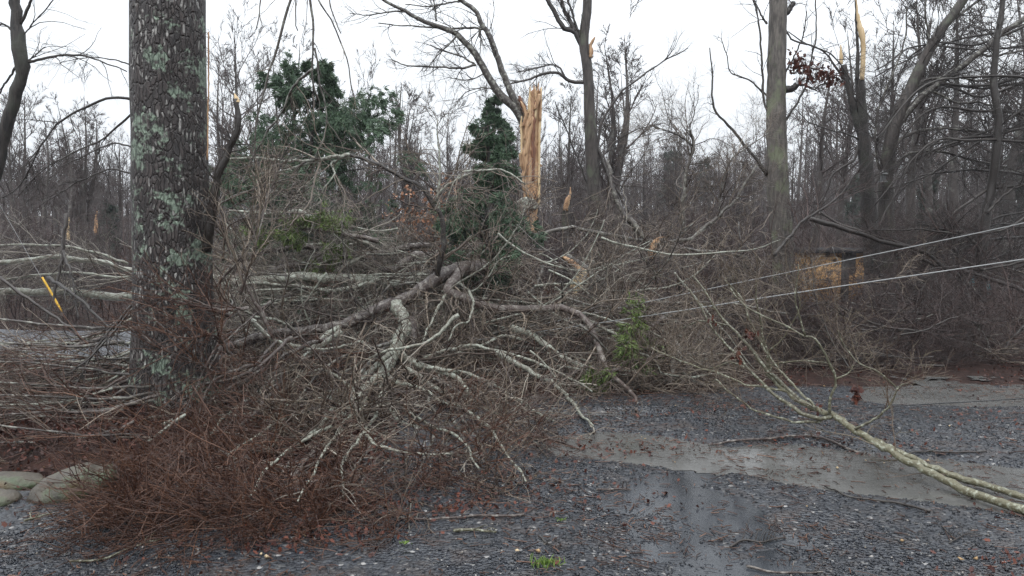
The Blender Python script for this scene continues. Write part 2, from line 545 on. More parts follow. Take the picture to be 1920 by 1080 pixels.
def stack(lims, N=26):
    P = np.stack([l[0] if len(l[0]) == N else catmull(l[0], N) for l in lims])
    Rr = np.stack([l[1] if len(l[1]) == N else np.interp(np.linspace(0, 1, N), np.linspace(0, 1, len(l[1])), l[1]) for l in lims])
    return P, Rr, rng.uniform(0, 1, len(lims))


def grow(par, n, tr=(0.15, 1.0), L=(0.3, 0.6), ang=(30, 60), Mp=6, ratio=0.6, rcap=1.0, rmin=0.0015, tip=0.35,
         wig=0.18, up=0.0, falloff=0.5, rel=False, zmin=0.015, azbias=None, tint=None):
    P, Rr, T = par
    B, N, _ = P.shape
    if B == 0:
        return par
    idx = np.repeat(np.arange(B), n)
    C = len(idx)
    tt = rng.uniform(tr[0], tr[1], C)
    x = tt * (N - 1)
    i0 = np.minimum(x.astype(int), N - 2)
    f = (x - i0)[:, None]
    p0 = P[idx, i0] * (1 - f) + P[idx, i0 + 1] * f
    d = P[idx, i0 + 1] - P[idx, i0]
    d /= np.linalg.norm(d, axis=1, keepdims=True) + 1e-9
    pr = Rr[idx, i0] * (1 - f[:, 0]) + Rr[idx, i0 + 1] * f[:, 0]
    rv = rng.normal(0, 1, (C, 3))
    if azbias is not None:
        rv = rv + np.asarray(azbias)[None, :]
    rv -= (rv * d).sum(1, keepdims=True) * d
    rv /= np.linalg.norm(rv, axis=1, keepdims=True) + 1e-9
    an = np.radians(rng.uniform(ang[0], ang[1], C))[:, None]
    dr = d * np.cos(an) + rv * np.sin(an)
    ln = rng.uniform(L[0], L[1], C) * (1 - falloff * tt)
    if rel:
        pl = np.linalg.norm(np.diff(P, axis=1), axis=2).sum(1)
        ln = ln * pl[idx]
    st = (ln / (Mp - 1))[:, None]
    Q = np.zeros((C, Mp, 3))
    Q[:, 0] = p0
    for k in range(1, Mp):
        dr = dr + rng.normal(0, wig, (C, 3))
        dr[:, 2] += up
        dr /= np.linalg.norm(dr, axis=1, keepdims=True) + 1e-9
        Q[:, k] = Q[:, k - 1] + dr * st
        if zmin is not None:
            Q[:, k, 2] = np.maximum(Q[:, k, 2], zmin + rng.uniform(0, 0.03, C))
    r0 = np.clip(pr * ratio * rng.uniform(0.7, 1.1, C), rmin, rcap)
    s = np.linspace(0, 1, Mp)
    RR = np.maximum(r0[:, None] * (1 - (1 - tip) * s[None, :]), rmin * 0.7)
    tn = np.clip(T[idx] * 0.35 + rng.uniform(0, 0.75, C), 0, 1) if tint is None else rng.uniform(tint[0], tint[1], C)
    return Q, RR, tn


# ------------------------------------------------------------ ground
def seg_d(x, y, a, b):
    ax, ay = a; bx, by = b
    t_ = np.clip(((x - ax) * (bx - ax) + (y - ay) * (by - ay)) / ((bx - ax) ** 2 + (by - ay) ** 2), 0, 1)
    return np.hypot(x - ax - t_ * (bx - ax), y - ay - t_ * (by - ay))


def hg(x, y):
    """forest floor"""
    h = 0.05 * wnoise(x, y, 0, 0.5, 1) * smooth(7, 12, y)
    h = h + smooth(24, 110, y) * (4.8 + 1.1 * wnoise(x, y, 0, 0.035, 2)) + smooth(10, 40, x) * smooth(10, 30, y) * 1.5
    h = h + 0.16 * smooth(-2.2, -3.2, x) * smooth(5.05, 5.6, y) * (1 - smooth(8.5, 10, y))
    h = h + 0.02 * wnoise(x, y, 0, 3.0, 2)
    return h - 0.03


def drive_mask(x, y):
    far = 7.9 + 0.25 * wnoise(x, y, 0, 0.7, 0) + 0.12 * np.clip(x, 0, 12)
    left = -1.2 - 4.5 * smooth(5.1, 4.3, y) + 0.25 * wnoise(x, y, 1, 1.1, 1)
    return smooth(0.0, 0.35, far - y) * smooth(0.0, 0.4, x - left)


PUD = [((0.75, 5.85), (2.0, 5.35), 0.40), ((2.0, 5.3), (3.9, 4.6), 0.44), ((3.9, 7.65), (9.0, 7.6), 0.42), ((0.2, 6.85), (1.3, 6.75), 0.15), ((0.95, 4.5), (1.4, 3.2), 0.58)]


def hd(x, y):
    z = 0.028 + 0.010 * wnoise(x, y, 0, 2.2, 0) + 0.006 * wnoise(x, y, 0, 7.0, 1) + 0.0045 * wnoise(x, y, 0, 21.0, 2)
    z = z + 0.05 * np.exp(-(seg_d(x, y, (1.2, 6.7), (5.5, 6.2)) / 0.45) ** 2)
    for k, (a, b_, r_) in enumerate(PUD):
        dd = seg_d(x, y, a, b_) + 0.10 * wnoise(x, y, 0, 2.6, 1) + 0.04 * wnoise(x, y, 0, 9.0, 2)
        z = z - (0.034 if k == 4 else 0.075) * (1 - smooth(r_ * 0.55, r_ * 1.5, dd))
    return z


def grid_mesh(xs, ys, hf, keep=None):
    X, Yg = np.meshgrid(xs, ys)
    Z = hf(X, Yg)
    V = np.stack([X, Yg, Z], -1).reshape(-1, 3)
    nx, ny = len(xs), len(ys)
    i, j = np.meshgrid(np.arange(nx - 1), np.arange(ny - 1))
    a = (j * nx + i).ravel()
    q = np.stack([a, a + 1, a + nx + 1, a + nx], -1)
    if keep is not None:
        q = q[keep(X, Yg).reshape(-1)[a]]
    return V, q


def spaced(lo, hi, c0, c1, fine, n_out):
    mid = np.arange(c0, c1, fine)
    a = c0 - np.geomspace(fine, c0 - lo, n_out)[::-1]
    b_ = c1 + np.geomspace(fine, hi - c1, n_out)
    return np.concatenate([a, mid, b_])


xs = spaced(-260, 260, -14, 18, 0.25, 40)
ys = spaced(-40, 330, 3, 24, 0.25, 46)
V, q = grid_mesh(xs, ys, lambda x, y: hg(x, y) - 0.07 * drive_mask(x, y))
tag(link_mesh('ground', raw_mesh('ground', V, q, np.full(len(q), 4)), M['soil']), kind='structure')

xs = np.arange(-7, 11.5, 0.045); ys = np.arange(-2.0, 10.6, 0.045)
V, q = grid_mesh(xs, ys, lambda x, y: hd(x, y) * drive_mask(x, y) - 0.09 * (1 - drive_mask(x, y)), lambda x, y: drive_mask(x, y) > 0.001)
tag(link_mesh('gravel_driveway', raw_mesh('gravel_driveway', V, q, np.full(len(q), 4)), M['gravel']), kind='structure')

def mine(x, y, k):
    ds = np.array([seg_d(x, y, p[0], p[1]) - p[2] for p in PUD])
    i = np.argmin(ds, axis=0)
    return (i <= 1) if k == 0 else (i == k)


for k, (a, b_, r_) in enumerate(PUD):
    if k == 1:
        continue
    pad = r_ * 1.5 + 0.8
    if k == 0:
        b_ = PUD[1][1]
    x0, x1 = min(a[0], b_[0]) - pad, max(a[0], b_[0]) + pad
    y0, y1 = min(a[1], b_[1]) - pad, max(a[1], b_[1]) + pad
    xs = np.arange(x0, x1, 0.06); ys = np.arange(y0, y1, 0.06)
    segs = PUD[:2] if k == 0 else [PUD[k]]
    V, q = grid_mesh(xs, ys, lambda x, y: 0 * x, lambda x, y: (np.min([seg_d(x, y, s[0], s[1]) - s[2] for s in segs], axis=0) < 0.8) & (hd(x, y) < 0.02) & mine(x, y, k))
    V[:, 2] = 0.0
    tag(link_mesh('puddle', raw_mesh('puddle', V, q, np.full(len(q), 4)), M['film' if k == 4 else 'water']), kind='structure')

# the paved road glimpsed at the far left
P = catmull([(-40, 15.2, 0), (-9, 11.3, 0), (-6.2, 11.6, 0), (-4.6, 14.5, 0), (-7, 30, 0)], 40)
xs = np.linspace(-60, -3.9, 60); ys = np.linspace(9.6, 13.4, 12)
V, q = grid_mesh(xs, ys, lambda x, y: hg(x, y) + 0.06 + 0.0 * x)
tag(link_mesh('road', raw_mesh('road', V, q, np.full(len(q), 4)), M['asphalt']), kind='structure')


def ground_z(x, y):
    dm = drive_mask(x, y)
    return np.where(dm > 0.5, np.maximum(hd(x, y), 0.0), hg(x, y))


# ------------------------------------------------------------ leaves, stones
def lobed_leaves(x, y, z, size, tilt, name, mat, tint=None, lobes=True):
    n = len(x)
    k = 14
    a = np.arange(k) / k * 2 * np.pi
    prof = np.array([1.0, .62, .85, .45, .72, .4, .5, .3, .5, .4, .72, .45, .85, .62]) if lobes else np.full(k, 0.7)
    lx = np.cos(a) * prof; ly = np.sin(a) * prof * 0.62
    rz = rng.uniform(0, 6.28, n)
    sz = size * rng.uniform(0.6, 1.15, n)
    U = np.stack([np.concatenate([[0], lx]), np.concatenate([[0], ly])], -1)           # k+1,2
    curl = rng.uniform(0.1, 0.9, n) * rng.choice([1, 1, -0.6], n)
    loc = np.zeros((n, k + 1, 3))
    loc[..., 0] = U[None, :, 0] * sz[:, None] * 0.5
    loc[..., 1] = U[None, :, 1] * sz[:, None] * 0.5
    loc[..., 2] = (U[None, :, 1] ** 2 * 0.9 + U[None, :, 0] ** 2 * 0.35) * curl[:, None] * sz[:, None] * 0.5
    tx = rng.normal(0, tilt, n); ty = rng.normal(0, tilt, n)
    c, s = np.cos(tx)[:, None], np.sin(tx)[:, None]
    y1 = loc[..., 1] * c - loc[..., 2] * s; z1 = loc[..., 1] * s + loc[..., 2] * c
    c, s = np.cos(ty)[:, None], np.sin(ty)[:, None]
    x2 = loc[..., 0] * c + z1 * s; z2 = -loc[..., 0] * s + z1 * c
    c, s = np.cos(rz)[:, None], np.sin(rz)[:, None]
    V = np.stack([x2 * c - y1 * s + x[:, None], x2 * s + y1 * c + y[:, None], z2 + z[:, None]], -1).reshape(-1, 3)
    ia = np.arange(k); ib = (ia + 1) % k
    tri = np.stack([np.zeros(k, int), 1 + ia, 1 + ib], -1)
    L = (tri[None] + (np.arange(n) * (k + 1))[:, None, None]).reshape(-1)
    T = np.repeat(rng.uniform(0, 1, n) ** 1.3 if tint is None else tint, k + 1)
    return raw_mesh(name, V, L, np.full(n * k, 3), T)


def scatter(n, xr, yr, dens=None):
    x = rng.uniform(xr[0], xr[1], n); y = rng.uniform(yr[0], yr[1], n)
    if dens is not None:
        kk = rng.uniform(0, 1, n) < dens(x, y)
        x, y = x[kk], y[kk]
    return x, y


# leaf litter off the drive and under the brush
x, y = scatter(24000, (-9, 14), (3.4, 13.5), lambda x, y: (1 - drive_mask(x, y)) * (0.35 + 0.65 * (wnoise(x, y, 0, 1.2, 0) > -0.3)))
xb, yb = scatter(16000, (-6, -0.6), (3.9, 8), lambda x, y: 1 - drive_mask(x, y) * .93)
x = np.concatenate([x, xb]); y = np.concatenate([y, yb])
z = np.where(drive_mask(x, y) > .4, ground_z(x, y), hg(x, y)) + 0.012 + rng.uniform(0, 0.03, len(x))
me = lobed_leaves(x, y, z, 0.058, 0.8, 'leaf_litter', None)
tag(link_mesh('leaf_litter', me, M['litter']), 'dark red brown wet leaf litter on the forest floor', 'leaves', kind='stuff')
# drifts of leaves on the drive
cl = [GX(*p) for p in ((690, 960), (760, 950), (860, 960), (560, 1000), (520, 1030), (650, 1010), (1040, 830), (1100, 840), (1180, 850), (1300, 830), (1560, 840), (1640, 860), (1480, 830),
                       (1700, 850), (1880, 1060), (1850, 1065), (1330, 790), (1500, 780), (980, 900), (960, 930), (1220, 840), (760, 870), (850, 860), (930, 850), (660, 860))]
cx, cy = [], []
for k, c in enumerate(cl):
    n = 75 if k < 6 else 26
    cx.append(c[0] + rng.standard_t(2.5, n).clip(-4, 4) * 0.13); cy.append(c[1] + rng.standard_t(2.5, n).clip(-4, 4) * 0.07)
x2, y2 = scatter(2900, (-3.5, 8), (3.3, 8.3), lambda x, y: drive_mask(x, y) * (0.035 + 0.9 * (wnoise(x, y, 0, 1.5, 2) > 0.25)))
x = np.concatenate(cx + [x2]); y = np.concatenate(cy + [y2])
z = ground_z(x, y) + 0.008 + rng.uniform(0, 0.012, len(x))
me = lobed_leaves(x, y, z, 0.054, 0.6, 'fallen_leaves', None)
tag(link_mesh('fallen_leaves', me, M['red_leaf']), 'wet red brown oak leaves scattered over the gravel', 'leaves', kind='stuff')
# shredded bits: bark crumbs, stalks, twig ends
x, y = scatter(17000, (-4, 7.5), (3.3, 8.4), lambda x, y: drive_mask(x, y) * (0.25 + 0.75 * (wnoise(x, y, 0, 2.0, 1) > 0)))
z = ground_z(x, y) + 0.006
n = len(x)
aa = rng.uniform(0, 6.28, n); ln = rng.gamma(2.0, 0.018, n) + 0.012
P = np.zeros((n, 3, 3))
for k, s in enumerate((-0.5, 0, 0.5)):
    P[:, k] = np.stack([x + np.cos(aa) * ln * s + rng.normal(0, 0.004, n), y + np.sin(aa) * ln * s + rng.normal(0, 0.004, n), z + rng.uniform(0, 0.006, n)], -1)
RR = np.repeat(rng.uniform(0.0012, 0.004, n)[:, None], 3, 1)
o = tube_obj('storm_litter', [(P, RR, rng.uniform(0, 1, n))], M['twig_red'], sides=3)
tag(o, 'tiny bits of bark and twig strewn over the wet gravel', 'litter', kind='stuff')


def stones(x, y, z, size, name, tint):
    n = len(x)
    base = np.array([(1, 0, 0), (-1, 0, 0), (0, 1, 0), (0, -1, 0), (0, 0, 1), (0, 0, -1)], float)
    tri = np.array([(0, 2, 4), (2, 1, 4), (1, 3, 4), (3, 0, 4), (2, 0, 5), (1, 2, 5), (3, 1, 5), (0, 3, 5)])
    sz = size[:, None, None] * rng.uniform(0.55, 1.2, (n, 6, 1)) * np.array([1, 0.85, 0.6])[None, None]
    rz = rng.uniform(0, 6.28, n)
    L = base[None] * sz + rng.normal(0, 0.15, (n, 6, 3)) * size[:, None, None]
    c, s = np.cos(rz)[:, None], np.sin(rz)[:, None]
    V = np.stack([L[..., 0] * c - L[..., 1] * s + x[:, None], L[..., 0] * s + L[..., 1] * c + y[:, None], L[..., 2] + z[:, None]], -1).reshape(-1, 3)
    I = (tri[None] + (np.arange(n) * 6)[:, None, None]).reshape(-1)
    return raw_mesh(name, V, I, np.full(n * 8, 3), np.repeat(tint, 6), smoothf=False)


def in_pud(x, y):
    return hd(x, y) < -0.011 + 0.006 * wnoise(x, y, 0, 5.0, 1)


x1, y1 = scatter(60000, (-3.0, 4.2), (3.3, 5.4), lambda x, y: drive_mask(x, y) * (~in_pud(x, y)) * (.12 + .88 * smooth(-.5, .6, wnoise(x, y, 0, 1.3, 2))))
x2, y2 = scatter(60000, (-0.5, 6.0), (5.4, 8.2), lambda x, y: drive_mask(x, y) * (~in_pud(x, y)) * (0.25 + 0.75 * np.exp(-(seg_d(x, y, (0.8, 6.8), (5.5, 6.3)) / 0.6) ** 2)))
x = np.concatenate([x1, x2]); y = np.concatenate([y1, y2])
n = len(x)
z = hd(x, y) * drive_mask(x, y) + 0.002
me = stones(x, y, z, rng.gamma(4.0, 0.0015, n).clip(.0025, .014), 'gravel_stones', rng.uniform(0, 1, n) ** 0.9 * 0.985 + (rng.uniform(0, 1, n) > 0.995) * 0.015)
tag(link_mesh('gravel_stones', me, M['stone']), 'loose blue grey crushed stone on the driveway', 'gravel', kind='stuff')

# ------------------------------------------------------------ standing trees near by
def crown_twigs(root, lims, spec, mat, name='twigs', origin=(0, 0, 0), sides=3, N=26):
    g = stack(lims, N)
    out = []
    cur = g
    for s in spec:
        s = dict(s)
        keepall = s.pop('from_all', False)
        cur = grow(cur, **s)
        out.append(cur)
    return tube_obj(name, out, mat, root, [4] + [sides] * (len(out) - 1), origin)


def limb_objs(root, lims, mat, name='limb', origin=(0, 0, 0), sides=8, bump=0.05, cap=True):
    o = []
    for P, Rr in lims:
        o.append(tube_obj(name, [(P[None], Rr[None], rng.uniform(0, 1, 1))], mat, root, sides, origin, bump, cap))
    return o


# the big lichen covered trunk
Y = 7.0
base = PX(330, 775, Y); base[2] = hg(base[0], base[1])
big = thing('lichen_trunk_tree', base, 'thick standing trunk crusted with mint green lichen in the left foreground', 'tree')
pts = [(332, 800, Y), (331, 770, Y), (329, 720, Y), (327, 650, Y), (323, 500, Y), (319, 360, Y), (316, 200, Y), (315, 0, Y), (314, -300, Y + .1), (312, -700, Y + .2)]
P = np.array([PX(*p) for p in pts]); P[0, 2] = -0.15
P = catmull(P, 150)
zz = P[:, 2]
rad = np.interp(zz, [-.2, 0, .15, .4, .9, 1.4, 2.6, 3.9, 7.5], [.55, .49, .43, .395, .363, .342, .325, .313, .26])
tube_obj('trunk', [(P[None], rad[None], np.array([0.5]))], M['lichen_bark'], big, 64, base, 0.055, True)
# limbs above the frame: one carries the twigs that hang into the picture
l1 = TR([(316, -330, 7.1), (420, -360, 6.9), (540, -330, 6.7), (640, -250, 6.5)], 40, 8)
l2 = TR([(314, -450, 7.1), (210, -520, 7.4), (60, -560, 7.8)], 40, 8)
limb_objs(big, [l1, l2], M['grey_limb'], origin=base)
hang = [TR([(575, -300, 6.6), (578, -120, 6.6), (582, 0, 6.6), (590, 70, 6.6), (586, 140, 6.6), (592, 190, 6.65)], 9, 3),
        TR([(560, -310, 6.7), (552, -60, 6.7), (540, 20, 6.7), (515, 100, 6.75), (500, 160, 6.8), (480, 250, 6.9), (470, 330, 7)], 8, 2.5),
        TR([(505, -330, 6.8), (490, -40, 6.8), (484, 30, 6.8), (480, 60, 6.8)], 5, 2),
        TR([(586, 130, 6.6), (550, 160, 6.7), (530, 210, 6.8), (500, 250, 6.9), (470, 300, 7.0)], 6, 2.5),
        TR([(600, -280, 6.6), (600, -80, 6.6), (622, 20, 6.6), (640, 60, 6.6)], 5, 2),
        TR([(620, -270, 6.5), (580, -60, 6.5), (620, 40, 6.5), (650, 110, 6.55), (665, 180, 6.6)], 5, 2),
        TR([(545, -320, 6.7), (552, -100, 6.7), (556, 50, 6.7), (562, 60, 6.7)], 5, 2),
        TR([(590, 90, 6.6), (600, 150, 6.6), (612, 230, 6.6), (590, 300, 6.6)], 4, 2)]
limb_objs(big, hang, M['grey_limb'], 'hanging_branch', base, 6, 0.04)
crown_twigs(big, hang, [dict(n=7, L=(0.25, 0.6), ang=(20, 55), rcap=.004, up=-0.04, wig=.16), dict(n=4, L=(0.1, 0.25), ang=(25, 60), rcap=.0025, Mp=5)], M['twig_mid'], origin=base)
side = [TR([(250, 187, 7.0), (215, 183, 7.0), (180, 193, 7.05), (130, 215, 7.1), (95, 248, 7.1), (70, 285, 7.1), (40, 345, 7.1), (5, 370, 7.1)], 6, 2),
        TR([(250, 208, 7.0), (235, 225, 7.0), (190, 262, 7.1), (140, 285, 7.1), (90, 312, 7.1), (30, 370, 7.1)], 5, 2),
        TR([(250, 275, 6.95), (205, 270, 7.0), (160, 292, 7.0), (110, 315, 7.0)], 4, 1.5),
        TR([(250, 122, 7.1), (210, 112, 7.1), (160, 108, 7.1), (110, 118, 7.1)], 3, 1.2),
        TR([(250, 325, 6.95), (200, 320, 7.0), (140, 345, 7.0), (70, 390, 7.0)], 4, 1.5)]
limb_objs(big, side, M['dark_limb'], 'limb', base, 6, 0.04)
crown_twigs(big, side, [dict(n=11, L=(0.25, 0.8), ang=(20, 60), rcap=.005, up=-0.09, wig=.16), dict(n=6, L=(0.1, 0.35), ang=(25, 60), rcap=.003, up=-.05, Mp=5)], M['twig_dark'], origin=base)
stub = TR([(385, 470, 6.95), (398, 400, 6.9), (408, 330, 6.85), (425, 285, 6.85), (445, 240, 6.85), (446, 205, 6.85), (443, 186, 6.85)], 21, 9)
ob = limb_objs(big, [stub], M['dark_limb'], 'broken_limb', base, 10, 0.10)[0]
p = PX(444, 190, 6.85)
P = np.array([p + (0, 0, -.01), p + (-.005, 0, .03), p + (-.02, 0, .07)])
tube_obj('torn_end', [(P[None], np.array([[.028, .02, .003]]), np.array([.5]))], M['sapwood'], ob, 6, base, 0.2)
g1 = stack([stub])
tube_obj('twigs', [grow(g1, 14, L=(.3, .9), ang=(30, 70), rcap=.006, up=.03), ], M['twig_dark'], big, 4, base)
# torn bark edge on its right side, a sliver of bare wood
pp = [TR([(391, 60, 6.93), (391, 150, 6.93), (390, 230, 6.93), (389, 300, 6.93)], 3, 3, wob=0.002)]
limb_objs(big, pp, M['torn_wood'], 'torn_edge', base, 5, 0.2)

# dark leaning tree at the left edge
b0 = PX(-70, 560, 9); b0[2] = hg(b0[0], b0[1])
lean = thing('leaning_dark_tree', b0, 'dark crooked trunk leaning in from the left edge with a knobbly elbow', 'tree')
tr_ = TR([(-80, 620, 9), (-50, 460, 9), (-14, 330, 9), (8, 250, 9), (28, 185, 9), (42, 135, 9), (38, 95, 9), (32, 40, 9), (26, -60, 9), (10, -300, 9)], 29, 15, N=60, wob=.004)
tr_[1][33:38] *= 1.25
limb_objs(lean, [tr_], M['dark_bark'], 'trunk', b0, 20, .07)
bl = [TR([(48, 118, 9), (75, 110, 9), (110, 105, 9), (150, 104, 9), (200, 118, 9), (238, 134, 9)], 6, 2),
      TR([(38, 45, 9), (52, 18, 9), (70, -30, 9), (90, -120, 9)], 7, 3),
      TR([(52, 115, 9), (70, 100, 9), (84, 88, 9)], 4, 2), TR([(25, 60, 9), (5, 45, 9), (-30, 60, 9)], 5, 2),
      TR([(40, 70, 9), (70, 35, 9), (100, 0, 9), (130, -40, 9)], 3, 2),
      TR([(30, 125, 9), (15, 150, 9), (-10, 190, 9), (-30, 240, 9)], 5, 2)]
limb_objs(lean, bl, M['dark_limb'], 'limb', b0, 6, .05)
crown_twigs(lean, bl, [dict(n=5, L=(.3, .8), ang=(25, 55), rcap=.006, up=-.02), dict(n=3, L=(.1, .3), ang=(25, 60), rcap=.003, Mp=5)], M['twig_dark'], origin=b0)


def slab(name, outline, Y, depth, mat, parent, origin, jag=0.0, curve=0.0, rows=26):
    """a split piece of trunk: left/right edges run up a list (py, left px, right px); round front, real depth"""
    py = np.array([o[0] for o in outline], float); xl = np.array([o[1] for o in outline], float); xr = np.array([o[2] for o in outline], float)
    ys_ = np.linspace(py[0], py[-1], rows)
    L = np.interp(ys_, py[::-1] if py[0] > py[-1] else py, xl[::-1] if py[0] > py[-1] else xl)
    Rr = np.interp(ys_, py[::-1] if py[0] > py[-1] else py, xr[::-1] if py[0] > py[-1] else xr)
    k = 16
    V = np.zeros((rows, k, 3))
    for i in range(rows):
        a = PX(L[i] + rng.normal(0, jag), ys_[i], Y); c = PX(Rr[i] + rng.normal(0, jag), ys_[i], Y)
        mid = (a + c) / 2; hw = (c[0] - a[0]) / 2
        for j in range(k):
            an = j / k * 2 * math.pi
            rr = 1 + 0.10 * wnoise(math.cos(an) * 4, math.sin(an) * 4, mid[2] * 0.9, 1.0, 1) + curve * (1 if math.sin(an) < 0 else 0) * math.cos(an * 3)
            V[i, j] = mid + np.array([math.cos(an) * hw, math.sin(an) * depth * rr * min(1, hw / 0.08 + .2), rng.normal(0, .004)])
    q = []
    for i in range(rows - 1):
        for j in range(k):
            q += [i * k + j, i * k + (j + 1) % k, (i + 1) * k + (j + 1) % k, (i + 1) * k + j]
    sizes = [4] * ((rows - 1) * k)
    q += list(range((rows - 1) * k, rows * k)); sizes.append(k)
    q += list(range(k))[::-1]; sizes.append(k)
    me = raw_mesh(name, V.reshape(-1, 3), q, sizes, np.full(rows * k, .5), True, origin)
    return link_mesh(name, me, mat, parent)


# the splintered trunk in the middle
Y = 16.0
sb = PX(1000, 590, Y); sb[2] = hg(sb[0], sb[1])
spl = thing('snapped_tree', sb, 'tall snapped trunk split open to raw orange wood beside the small cedar', 'tree')
slab('trunk', [(610, 972, 1022), (500, 980, 1014), (440, 983, 1011), (392, 984, 1011), (370, 979, 1012)], Y + .05, .19, M['mid_bark'], spl, sb, .4)
slab('split_wood', [(436, 985, 1009), (398, 986, 1009), (388, 980, 1011), (352, 979, 1012), (300, 975, 1012), (287, 971, 1012), (283, 979, 1012), (250, 976, 1011), (228, 978, 1013), (220, 988, 1013), (190, 991, 1014), (172, 993, 1015)], Y - .03, .17, M['torn_wood'], spl, sb, 1.3, .22, 60)
for xx, tp_ in ((994, 158), (999, 168), (1004, 163), (1009, 152), (1013, 166), (997, 174), (988, 205), (983, 212)):
    slab('splinter', [(tp_ + 60, xx - 2.5, xx + 2.5), (tp_ + 25, xx - 2, xx + 2.2), (tp_ + 8, xx - 1, xx + 1.4), (tp_, xx, xx + .5)], Y - .1 - .1 * rng.uniform(), .03, M['torn_wood'] if xx % 2 else M['sapwood'], spl, sb, .5, .2, 10)
slab('sapwood_edge', [(385, 1008, 1013), (300, 1009, 1013.5), (250, 1009, 1013.5), (225, 1011, 1015.5), (180, 1012, 1016.5), (164, 1014, 1016)], Y - .12, .04, M['sapwood'], spl, sb, .3)
slab('sapwood_edge', [(290, 976, 979), (262, 976, 980), (236, 975, 979), (218, 977, 979)], Y - .17, .03, M['sapwood'], spl, sb, .3)
slab('sapwood_edge', [(225, 988, 991), (190, 990, 994), (166, 993, 995)], Y - .14, .03, M['sapwood'], spl, sb, .3)
slab('dark_heart', [(340, 996, 1001), (290, 997, 1004), (250, 994, 1003), (215, 996, 1004), (190, 999, 1003)], Y - .185, .03, M['heart_wood'], spl, sb, .9)
for o in ([(292, 983, 990), (255, 989, 996), (228, 996, 1000), (220, 999, 1000)], [(262, 981, 985), (240, 985, 990), (222, 994, 1000), (218, 998, 1000)], [(238, 978, 984), (214, 984, 989), (200, 979, 985), (190, 975, 978)],
          [(330, 983, 989), (270, 986, 992), (250, 990, 992)], [(205, 1000, 1006), (185, 1006, 1014), (176, 1010, 1014)], [(190, 1003, 1007), (166, 1000, 1003), (155, 1000, 1001)],
          [(370, 988, 993), (310, 990, 996), (295, 992, 993)], [(432, 990, 996), (405, 991, 998), (396, 993, 995)]):
    slab('splinter', o, Y - .21, .025, M['torn_wood'], spl, sb, .5, .2, 12)
slab('splinter', [(214, 982, 991), (200, 976, 986), (188, 971, 979), (180, 973, 976)], Y - .15, .05, M['heart_wood'], spl, sb, .7, .2, 12)
slab('torn_collar', [(392, 974, 1010), (382, 968, 1008), (374, 972, 1002), (370, 980, 990)], Y - .2, .12, M['pale_limb'], spl, sb, 1.0, .2, 10)
ll = [TR([(984, 232, Y), (968, 205, Y), (942, 182, Y), (922, 155, Y), (905, 128, Y), (888, 100, Y), (868, 75, Y), (848, 58, Y), (815, 47, Y), (785, 36, Y), (755, 18, Y), (720, 0, Y), (680, -30, Y)], 19, 4, N=40, wob=.004),
      TR([(975, 212, Y), (955, 165, Y), (940, 130, Y), (928, 95, Y), (916, 65, Y), (903, 45, Y), (892, 20, Y), (868, 2, Y), (850, -10, Y)], 15, 7, N=34, wob=.004),
      TR([(893, 122, Y), (870, 127, Y), (840, 126, Y), (800, 125, Y), (770, 124, Y), (735, 112, Y)], 5, 2),
      TR([(905, 55, Y), (885, 52, Y), (855, 54, Y), (800, 50, Y), (750, 48, Y), (710, 44, Y)], 5, 2),
      TR([(890, 120, Y), (860, 104, Y), (830, 95, Y), (806, 84, Y)], 4, 2), TR([(818, 40, Y), (816, 20, Y), (812, -10, Y)], 4, 2),
      TR([(856, 68, Y), (840, 85, Y), (815, 110, Y), (795, 135, Y)], 4, 1.5), TR([(903, 48, Y), (898, 65, Y), (905, 78, Y)], 4, 2),
      TR([(868, 2, Y), (840, 6, Y), (800, 12, Y), (760, 8, Y)], 4, 2), TR([(760, 22, Y), (735, 22, Y), (690, 28, Y), (655, 25, Y)], 4, 1.5),
      TR([(910, 135, Y), (895, 145, Y), (870, 150, Y), (840, 145, Y)], 3, 1.5), TR([(940, 180, Y), (915, 165, Y), (880, 170, Y), (858, 190, Y)], 3, 1.5)]
limb_objs(spl, ll, M['grey_limb'], 'limb', sb, 8, .06)
crown_twigs(spl, ll, [dict(n=9, L=(.4, 1.3), ang=(20, 60), rcap=.010, up=.02), dict(n=5, L=(.2, .5), ang=(25, 60), rcap=.006, Mp=5), dict(n=3, L=(.1, .3), ang=(25, 60), rcap=.004, Mp=4)], M['twig_dark'], origin=sb)

